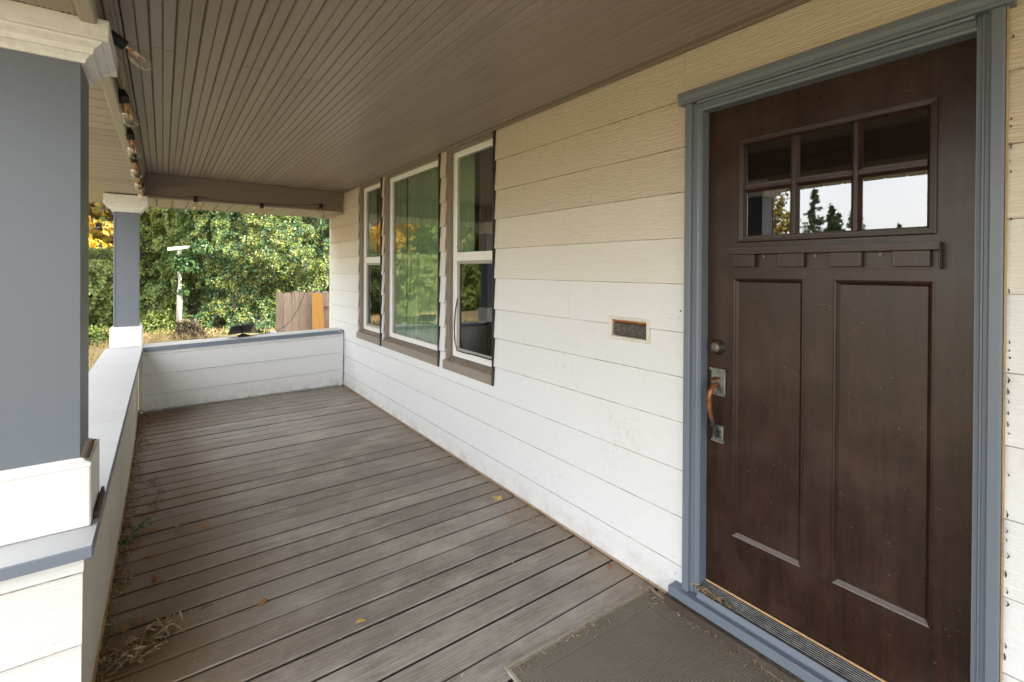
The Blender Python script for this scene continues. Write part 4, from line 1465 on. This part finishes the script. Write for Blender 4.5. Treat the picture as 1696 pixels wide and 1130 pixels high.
# ------------------------------------------------------------------ shed corner swallowed by ivy
shed = thing('garden_shed', (1.6, 13.4, 0.0), 'white trimmed shed corner showing out of the ivy, gutter and downpipe', 'shed')
m = MB(); m.box(0.75, 4.2, 12.75, 15.5, -0.3, 1.90)
m.build('wall', M['siding_end'], shed)
m = MB(); m.prism([(12.6, 1.90), (12.6, 1.99), (14.0, 2.5), (15.8, 1.99), (15.8, 1.90)], 'x', 0.7, 4.4)
m.build('roof', M['white'], shed)
m = MB(); m.prism([(0.08, 1.85), (0.62, 1.93), (0.62, 1.99), (0.08, 1.91)], 'y', 12.08, 12.2)
m.build('gutter', M['panel_white'], shed)
m = MB(); m.tube([(0.30, 12.7, 1.86), (0.30, 12.6, 1.6), (0.295, 12.33, 1.42), (0.29, 12.27, 1.0), (0.275, 12.22, 0.35)], 0.05, 8)
m.build('downpipe', M['panel_white'], shed, smooth=True)

# ------------------------------------------------------------------ ivy hedge
def wall_of_leaves(name, path, ztop, n_dark, n_light, bulge, seed, parent, mats, zbot=0.0, size=(0.05, 0.10), light_size=(0.028, 0.05)):
    """leaves over a bumpy upright surface that follows path (list of xy), facing the left hand side of the path"""
    g = np.random.default_rng(seed)
    P = np.array(path, float)
    seg = np.diff(P, axis=0)
    ln = np.linalg.norm(seg, axis=1)
    cum = np.concatenate([[0], np.cumsum(ln)])
    def surf(s, z):
        k = np.clip(np.searchsorted(cum, s, side='right') - 1, 0, len(seg) - 1)
        t = (s - cum[k]) / ln[k]
        xy = P[k] + seg[k] * t[:, None]
        nrm = np.stack([seg[k][:, 1], -seg[k][:, 0]], 1) / ln[k][:, None]
        q = np.stack([s * 1.15, z * 1.15, s * 0 + seed], 1)
        b = (vnoise(q, seed) - 0.5) * 2 * bulge + (vnoise(q * 2.9, seed + 1) - 0.5) * bulge * 1.3 + (vnoise(q * 7, seed + 2) - .5) * bulge * .6
        lean = 0.16 * np.maximum(z - 1.5, 0)                       # leans back towards the top
        return xy, nrm, b - lean
    out = []
    for n, sz, mat, proud, nm in ((n_dark, size, mats[0], 0.0, 'leaves'), (n_light, light_size, mats[1], 0.03, 'young_leaves')):
        s = g.uniform(0, cum[-1], n); z = zbot + (g.uniform(0, 1, n)) * (ztop - zbot)
        if nm == 'young_leaves':                                   # flower heads and shoots come in tufts
            tuft = max(1, n // 14)
            ts, tz = g.uniform(0, cum[-1], tuft), zbot + g.uniform(0.03, 1, tuft) ** 0.8 * (ztop - zbot)
            keep = vnoise(np.stack([ts * .9, tz * .9, ts * 0], 1), seed + 9) + 0.25 * (tz - zbot) / (ztop - zbot) + g.normal(0, .12, tuft) > 0.44
            ts, tz = ts[keep], tz[keep]
            idx = g.integers(0, len(ts), n)
            s = np.clip(ts[idx] + g.normal(0, 0.045, n), 0, cum[-1] - 1e-3); z = tz[idx] + g.normal(0, 0.045, n)
        xy, nr, b = surf(s, z)
        hole = vnoise(np.stack([s * 3.4, z * 3.4, s * 0 + 5], 1), seed + 4)
        d = b - 0.30 * np.clip((0.30 - hole) / 0.1, 0, 1) + proud + g.uniform(-0.10, 0.05, n) * (1 if nm == 'leaves' else .7)
        # surface slope, so that leaves face the way their bump faces
        e = 0.03
        _, _, bs = surf(np.clip(s + e, 0, cum[-1] - 1e-3), z); _, _, bz = surf(s, z + e)
        tx = np.stack([-nr[:, 1], nr[:, 0]], 1)
        p3 = np.concatenate([xy + nr * d[:, None], z[:, None]], 1)
        n3 = np.stack([nr[:, 0], nr[:, 1], np.full(n, 0.35)], 1)
        n3[:, :2] -= tx * ((bs - b) / e)[:, None] * 0.5 * -1
        n3[:, 2] -= (bz - b) / e * 0.5
        n3 += g.normal(0, 0.42, (n, 3))
        zz = ground_z(p3[:, 0], p3[:, 1])
        ok = p3[:, 2] > zz
        v, f = leaf_arrays(p3[ok], n3[ok], g.uniform(*sz, ok.sum()), 0.72, 0.28, 0.9, seed)
        o = mesh_np(nm, v, f, mat, parent)
        o['kind'] = 'stuff'
        out.append(o)
    # dark core sheet added behind the leaves to block light
    ns, nz = int(cum[-1] / 0.25) + 2, 22
    s = np.linspace(0, cum[-1] - 1e-3, ns); z = np.linspace(zbot - .3, ztop, nz)
    S, Zg = np.meshgrid(s, z)
    xy, nr, b = surf(S.ravel(), Zg.ravel())
    p = np.concatenate([xy + nr * (b - 0.50)[:, None], Zg.ravel()[:, None]], 1)
    i = (np.arange(nz - 1)[:, None] * ns + np.arange(ns - 1)[None, :]).ravel()
    f = np.stack([i, i + 1, i + ns + 1, i + ns], 1)
    mesh_np('stems', p, f, M['bark'], parent)

hedge = thing('ivy_hedge', (2.0, 12.3, 0.0), 'tall glossy ivy hedge with yellow green tips filling the far end', 'hedge', kind='thing')
wall_of_leaves('ivy', [(0.0, 13.6), (0.16, 12.5), (0.55, 12.15), (1.5, 11.8), (2.6, 11.6), (6.5, 11.4)], 4.6, 44000, 42000, 0.26, 11, hedge, (M['ivy_dark'], M['ivy_light']), size=(0.045, 0.09), light_size=(0.03, 0.054))
for c_, r_c, n_, sd in (((0.40, 12.12, 1.40), (0.27, 0.16, 0.44), 420, 71), ((0.66, 12.05, 1.80), (0.24, 0.16, 0.32), 420, 72), ((0.36, 12.15, 0.92), (0.12, 0.12, 0.22), 90, 73), ((0.2, 12.15, 1.62), (0.10, 0.1, 0.2), 60, 74)):
    g = np.random.default_rng(sd)
    u = g.normal(size=(n_, 3)); u /= np.linalg.norm(u, axis=1, keepdims=True)
    p = u * (g.uniform(0.3, 1, n_) ** .5)[:, None] * np.array(r_c); p[:, 2] = np.abs(p[:, 2])
    v, f = leaf_arrays(p + np.array(c_), u + g.normal(0, .4, (n_, 3)), g.uniform(0.05, .10, n_), 0.72, 0.25, 0.8, sd)
    o = mesh_np('ivy_spray', v, f, M['ivy_dark'], hedge); o['kind'] = 'stuff'
left_hedge = thing('shrub_bank', (-1.2, 14.5, 0.0), 'loose yellow green bank of shrubs behind the far column', 'shrubs', kind='thing')
wall_of_leaves('shrub', [(-7.5, 12.6), (-3.0, 14.0), (-0.85, 14.5)], 1.95, 15000, 15000, 0.32, 23, left_hedge, (M['shrub'], M['ivy_light']), size=(0.06, 0.11), light_size=(0.04, 0.07))
wall_of_leaves('shrub', [(-0.95, 14.4), (0.0, 14.0), (0.9, 13.8)], 4.0, 12000, 14000, 0.38, 27, left_hedge, (M['shrub'], M['ivy_light']), size=(0.06, 0.11), light_size=(0.04, 0.07))
def leaf_clump(name, c, r, n, mat, label, cat, size=(0.05, 0.09), seed=1, kind='stuff'):
    g = np.random.default_rng(seed)
    u = g.normal(size=(n, 3)); u /= np.linalg.norm(u, axis=1, keepdims=True)
    rad = g.uniform(0.45, 1, n) ** 0.5 * (0.75 + 0.5 * vnoise(u * 2.2 + 7, seed))
    p = u * rad[:, None] * np.array(r)
    p[:, 2] = np.abs(p[:, 2])
    v, f = leaf_arrays(p + np.array(c), u + g.normal(0, .5, (n, 3)) + np.array([0, 0, .4]), g.uniform(*size, n), 0.55, 0.25, 0.5, seed)
    o = mesh_np(name, v, f, mat, None, org=c)
    tag(o, label, cat)
    return o
leaf_clump('withered_shrub', (0.42, 11.6, 0.05), (0.30, 0.25, 0.42), 800, M['brown_twigs'], 'withered brown shrub at the foot of the ivy below the downpipe', 'shrub', seed=4)
leaf_clump('low_shrub', (-0.05, 12.5, 0.0), (0.4, 0.4, 0.62), 1800, M['shrub'], 'low bright green shrub beside the straw patch', 'shrub', seed=5)
leaf_clump('low_shrub', (-1.1, 11.5, -0.05), (0.5, 0.4, 0.5), 1800, M['shrub'], 'low green shrub at the left edge behind the parapet', 'shrub', seed=6)

wood = thing('far_wood', (-4.0, 22.0, 0.0), 'dark mixed wood closing the view beyond the yard trees', 'wood', kind='thing')
wall_of_leaves('wood', [(-16.0, 19.0), (-9.0, 21.5), (-3.0, 22.5), (3.0, 22.0)], 7.5, 9000, 6000, 0.7, 51, wood, (M['gold_leaf'], M['shrub']), zbot=-0.3, size=(0.22, 0.4), light_size=(0.16, 0.3))

# dry grass between porch and hedge
g = np.random.default_rng(31)
n = 9000
px_ = g.uniform(-3.0, 2.6, n); py_ = g.uniform(7.6, 13.2, n)
keep = vnoise(np.stack([px_ * 1.3, py_ * 1.3, px_ * 0], 1), 8) > 0.36
px_, py_ = px_[keep], py_[keep]
pos = np.stack([px_, py_, ground_z(px_, py_) + 0.05], 1)
nn = g.normal(0, 1, (len(pos), 3)); nn[:, 2] *= 0.25
v, f = leaf_arrays(pos, nn, g.uniform(0.12, 0.3, len(pos)), 0.06, 0.02, -1.0, 5)
tag(mesh_np('dry_grass', v, f, M['straw']), 'dry straw grass on the bank before the hedge', kind='stuff')

# ------------------------------------------------------------------ trees
def tree(name, base, height, crown_r, mat, label, n=6000, seed=1, crown_lo=0.3, leaf=(0.10, 0.18), clumps=26, group='trees across the yard', droop=0.3):
    g = np.random.default_rng(seed)
    base = Vector((base[0], base[1], float(ground_z(np.array(base[0]), np.array(base[1]))) - 0.05))
    t = thing(name, base, label, 'tree', group)
    mb = MB()
    top = base + Vector((g.uniform(-.3, .3), g.uniform(-.3, .3), height * 0.82))
    mid = base.lerp(top, 0.45) + Vector((g.uniform(-.2, .2), g.uniform(-.2, .2), 0))
    r0_ = height * 0.022
    mb.tube([base, base + Vector((0, 0, height * .1)), mid, top], [r0_ * 1.3, r0_, r0_ * .7, r0_ * .15], 8)
    cc, rr = [], []
    for k in range(clumps):
        h = crown_lo + (1 - crown_lo) * g.uniform(0, 1) ** 0.8
        th_ = g.uniform(0, 2 * math.pi)
        env = math.sin(math.pi * min(1, max(0.05, (h - crown_lo + .12) / (1.12 - crown_lo)))) ** 0.6
        rad = crown_r * env * g.uniform(0.25, 0.95)
        c = base + Vector((math.cos(th_) * rad, math.sin(th_) * rad, height * h * 0.95))
        cc.append(c); rr.append(crown_r * g.uniform(0.22, 0.42))
        st = base.lerp(top, min(.9, max(.2, h * .7)))
        mb.tube([st, st.lerp(c, .5) + Vector((0, 0, .1)), c], [r0_ * .4, r0_ * .25, r0_ * .08], 5)
    mb.build('trunk', M['bark'], t)
    idx = g.integers(0, clumps, n)
    C = np.array([list(c) for c in cc])[idx]; Rr = np.array(rr)[idx]
    u = g.normal(size=(n, 3)); u /= np.linalg.norm(u, axis=1, keepdims=True)
    rad = g.uniform(0.2, 1, n) ** 0.45 * Rr
    p = C + u * rad[:, None] * np.array([1, 1, .75])
    v, f = leaf_arrays(p, u + np.array([0, 0, .5]) + g.normal(0, .6, (n, 3)), g.uniform(*leaf, n), 0.7, 0.2, droop, seed)
    o = mesh_np('crown', v, f, mat, t); o['kind'] = 'stuff'
    return t
def conifer(base, height, seed, label):
    g = np.random.default_rng(seed)
    base = Vector((base[0], base[1], -0.5))
    t = thing('conifer', base, label, 'tree', 'conifers across the street')
    mb = MB(); mb.tube([base, base + Vector((0, 0, height))], [height * .02, 0.02], 6)
    n = 5200
    nb = 150                                     # boughs of uneven length
    bh = g.uniform(0.10, 0.99, nb); ba = g.uniform(0, 6.283, nb); bl_ = g.uniform(0.45, 1.15, nb)
    k = g.integers(0, nb, n)
    rmax = (height * 0.20 * (1 - bh) ** 0.8 + 0.10) * bl_
    t_ = g.uniform(0.05, 1, n)
    rad = t_ * rmax[k]
    th_ = ba[k] + g.normal(0, .10, n) / (0.3 + t_)
    p = np.stack([np.cos(th_) * rad, np.sin(th_) * rad, bh[k] * height - rad * 0.30 + 0.25 * rad ** 2 / (rmax[k] + .1) + g.normal(0, .05, n)], 1) + np.array(list(base))
    v, f = leaf_arrays(p, g.normal(0, 1, (n, 3)) + np.array([0, 0, 1]), g.uniform(0.14, .34, n), 0.3, 0.1, 0.4, seed)
    mb.build('trunk', M['bark'], t)
    o = mesh_np('crown', v, f, M['conifer_leaf'], t); o['kind'] = 'stuff'
tree('maple_tree', (-1.9, 16.2), 7.4, 1.9, M['yellow_leaf'], 'bright yellow autumn maple glimpsed between the two columns', 32000, 3, 0.12, leaf=(0.08, 0.14), clumps=34)
tree('willow_tree', (-4.9, 15.9), 8.2, 2.2, M['willow_leaf'], 'pale green willow standing left of the yellow maple', 19000, 4, 0.05, droop=1.4, leaf=(0.14, 0.24), clumps=36)
tree('willow_tree', (-8.4, 14.2), 7.5, 2.3, M['shrub'], 'mid green leafy tree at the side of the yard', 14000, 5, 0.08, leaf=(0.14, 0.22))
tree('gold_tree', (-12.0, 8.7), 6.8, 2.3, M['gold_leaf'], 'olive gold tree facing the front door', 19000, 6, 0.1, leaf=(0.14, 0.22), clumps=40)
tree('maple_tree', (-10.5, 12.0), 6.0, 1.8, M['yellow_leaf'], 'small yellow maple farther along the yard', 6000, 8, 0.2)
for k, (x, y, h) in enumerate(((-28, 12.5, 7.0), (-29, 11.9, 6.0), (-30, 11.9, 5.7), (-27, 16.5, 6.8), (-30, 11.0, 6.1), (-33, 9.6, 5.0))):
    conifer((x, y), h, 40 + k, ('tall dark conifer across the street', 'slim dark conifer beside the tall one', 'short conifer far across the street', 'broad dark conifer at the street corner', 'low dark conifer in the distance', 'lowest dark conifer in the distance')[k])

# ------------------------------------------------------------------ small loose things on the deck
def curled_leaf(loc, size, rz, mat, label, group=None, cat='leaf'):
    mb = MB()
    n = 5
    vs, fs = [], []
    for i in range(n + 1):
        t = i / n
        w = math.sin(math.pi * min(1, t * 0.95 + 0.05)) ** 0.7 * 0.32
        z = 0.12 * math.sin(t * 3.0) + 0.02
        for s_ in (-1, 0, 1):
            vs.append(((t - .5) * size, s_ * w * size, (z + (0.16 if s_ else 0)) * size))
    for i in range(n):
        for j in range(2):
            a = i * 3 + j
            fs.append((a, a + 1, a + 4, a + 3))
    mb.add(vs, fs)
    o = mb.build('dry_leaf', mat, None, org=(0, 0, 0), smooth=True)
    o.location = loc
    o.rotation_euler = (rnd.uniform(-.2, .2), rnd.uniform(-.2, .2), rz)
    sm = o.modifiers.new('thickness', 'SOLIDIFY'); sm.thickness = 0.0006
    tag(o, label, cat, group)
    return o
GL_ = 'fallen leaves on the deck'
curled_leaf((1.80, 1.62, 0.004), 0.035, 0.8, M['dry_leaf'], 'orange curled leaf by the wall beside the mat', GL_)
curled_leaf((1.80, 1.75, 0.004), 0.024, 2.1, M['dry_leaf'], 'tiny orange leaf by the wall beyond the mat', GL_)
curled_leaf((0.36, 2.34, 0.004), 0.045, 0.3, M['dry_leaf'], 'lone orange leaf in the middle of the deck', GL_)
curled_leaf((0.67, 1.97, 0.004), 0.040, -0.4, M['crumb'], 'pale yellow leaf on a board near the middle', GL_)
rl = random.Random(12)
for k in range(44):
    y = rl.uniform(2.3, 6.0)
    x = -0.17 + abs(rl.gauss(0, 0.16)) * (1.2 if y < 3.4 else 0.8)
    curled_leaf((x, y, 0.004), rl.uniform(0.022, 0.05), rl.uniform(0, 6.28), M['dry_leaf'] if rl.random() < .75 else M['litter'], 'small brown leaf among the litter along the parapet', 'brown leaves along the parapet')
# clump of dried leaves at the near left corner
g = np.random.default_rng(77)
def litter(name, centers, n, size, mat, label, spread, aspect=0.3, seed=5, kind='stuff', zup=0.02, cat=None):
    g = np.random.default_rng(seed)
    C = np.array(centers)[g.integers(0, len(centers), n)]
    p = C + np.stack([g.normal(0, spread[0], n), g.normal(0, spread[1], n), np.abs(g.normal(0, zup, n)) + 0.003], 1)
    p[:, 0] = np.clip(p[:, 0], -0.19, 1.862)
    nn = np.stack([g.normal(0, .6, n), g.normal(0, .6, n), np.ones(n)], 1)
    v, f = leaf_arrays(p, nn, g.uniform(*size, n), aspect, 0.15, 0, seed)
    return tag(mesh_np(name, v, f, mat), label, cat, kind=kind)
litter('leaf_litter', [(-0.12, 2.31, 0), (-0.08, 2.30, 0), (-0.03, 2.36, 0), (0.0, 2.40, 0)], 420, (0.02, 0.055), M['litter'], 'clump of withered stems and leaves at the near end of the parapet', (0.028, 0.028), 0.22, 6, zup=0.018)
edge = [(-0.185, y, 0) for y in np.arange(2.2, 6.2, 0.06)]
litter('straw_litter', edge, 1700, (0.014, 0.06), M['litter'], 'fine straw and dirt along the foot of the parapet', (0.035, 0.05), 0.12, 8, zup=0.005)
litter('straw_litter', [(x, 6.19, 0) for x in np.arange(-0.16, 1.85, 0.05)], 200, (0.012, 0.05), M['litter'], 'fine straw along the foot of the end parapet', (0.05, 0.02), 0.12, 9, zup=0.012)
litter('straw_litter', [(1.85, y, 0) for y in np.arange(1.4, 6.1, 0.05)], 620, (0.008, 0.035), M['litter'], 'fine straw along the foot of the house wall', (0.035, 0.04), 0.14, 10, zup=0.003)
litter('straw_litter', [(1.78, 2.35, 0), (1.70, 2.30, 0), (1.8, 2.2, 0), (1.74, 3.2, 0)], 320, (0.006, 0.03), M['litter'], 'patch of dusty straw on the deck near the wall', (0.06, 0.06), 0.2, 14, zup=0.002)
litter('mat_litter', [(1.80, y, 0.008) for y in np.arange(0.2, 1.42, 0.04)] + [(x, 1.40, 0.008) for x in np.arange(1.05, 1.8, 0.08)], 620, (0.006, 0.034), M['litter'], 'straw and crumbs over the edges of the doormat', (0.025, 0.02), 0.15, 11, zup=0.003)
litter('mat_litter', [(1.878, 1.15, 0.118), (1.885, 1.13, 0.12), (1.875, 1.05, 0.115)], 130, (0.01, 0.05), M['litter'], 'wisps of straw lying on the threshold corner', (0.008, 0.05), 0.1, 12, zup=0.004)
litter('deck_litter', [(x, y, 0) for x in np.arange(-0.1, 1.8, 0.2) for y in np.arange(1.6, 6.0, 0.3)], 260, (0.005, 0.018), M['litter'], 'specks of litter scattered over the deck', (0.12, 0.15), 0.4, 13, zup=0.001)
litter('sill_litter', [(1.895, y, WZ0 + 0.08) for w in WIN for y in np.arange(w[0] + .06, w[1] - .06, 0.05)], 300, (0.008, 0.04), M['litter'], 'dust and leaf crumbs on the window sills', (0.012, 0.03), 0.25, 15, zup=0.006)
m = MB()
for k in range(26):
    a, r_q = rl.uniform(0, 6.28), rl.uniform(0, 0.034)
    c = (1.752 + math.cos(a) * r_q * 1.1, 2.535 + math.sin(a) * r_q, 0.004)
    s = rl.uniform(0.004, 0.008)
    m.lathe([(0, -s), (s * .9, -s * .4), (s, s * .2), (s * .5, s * .8), (0, s)], c, (rl.uniform(-1, 1), rl.uniform(-1, 1), 1), 6)
tag(m.build('crumbs', M['crumb'], None, org=(1.752, 2.535, 0)), 'little heap of yellow crumbs on the deck near the wall', 'crumbs', kind='stuff')
# green sprig by the parapet
sprig = thing('green_sprig', (-0.12, 3.33, 0.004), 'fresh green leafy sprig lying against the parapet', 'sprig')
m = MB(); m.tube([(-0.17, 3.25, 0.006), (-0.13, 3.33, 0.02), (-0.08, 3.41, 0.03), (-0.05, 3.45, 0.035)], [0.003, 0.0025, 0.002, 0.001], 5)
m.build('stem', M['green_leaf'], sprig)
g = np.random.default_rng(90)
tt = g.uniform(0, 1, 34)
p = np.stack([-0.17 + tt * 0.12, 3.25 + tt * 0.20, 0.012 + tt * 0.03], 1) + g.normal(0, 0.012, (34, 3)) * np.array([1, 1, .6])
v, f = leaf_arrays(p, g.normal(0, .6, (34, 3)) + np.array([0, 0, 1]), g.uniform(0.025, .045, 34), 0.45, 0.2, 0, 3)
o = mesh_np('leaves', v, f, M['green_leaf'], sprig)
# twig on the column base, wedge of wood by it
m = MB()
m.tube([(-0.196, 1.985, 0.892), (-0.190, 1.99, 0.915), (-0.184, 1.992, 0.938)], [0.011, 0.012, 0.0115], 9)
tw = m.build('wood_stub', M['dark_wood'], None, org=(-0.196, 1.985, 0.89))
tag(tw, 'short brown twig stub standing on the near column base', 'twig')
m = MB()
m.tube([(-0.189, 1.99, 0.938), (-0.178, 1.98, 0.944), (-0.168, 1.985, 0.943)], [0.006, 0.004, 0.002], 6)
o = m.build('splinter', M['dark_wood'], tw)
m = MB(); m.prism([(-0.178, 0.679), (-0.166, 0.679), (-0.168, 0.702), (-0.176, 0.702)], 'y', 2.02, 2.24)
tag(m.build('wood_wedge', M['dark_wood'], None, org=(-0.172, 2.12, 0.679)), 'dark rotten wood wedge lying on the rail beside the near column base', 'wedge')
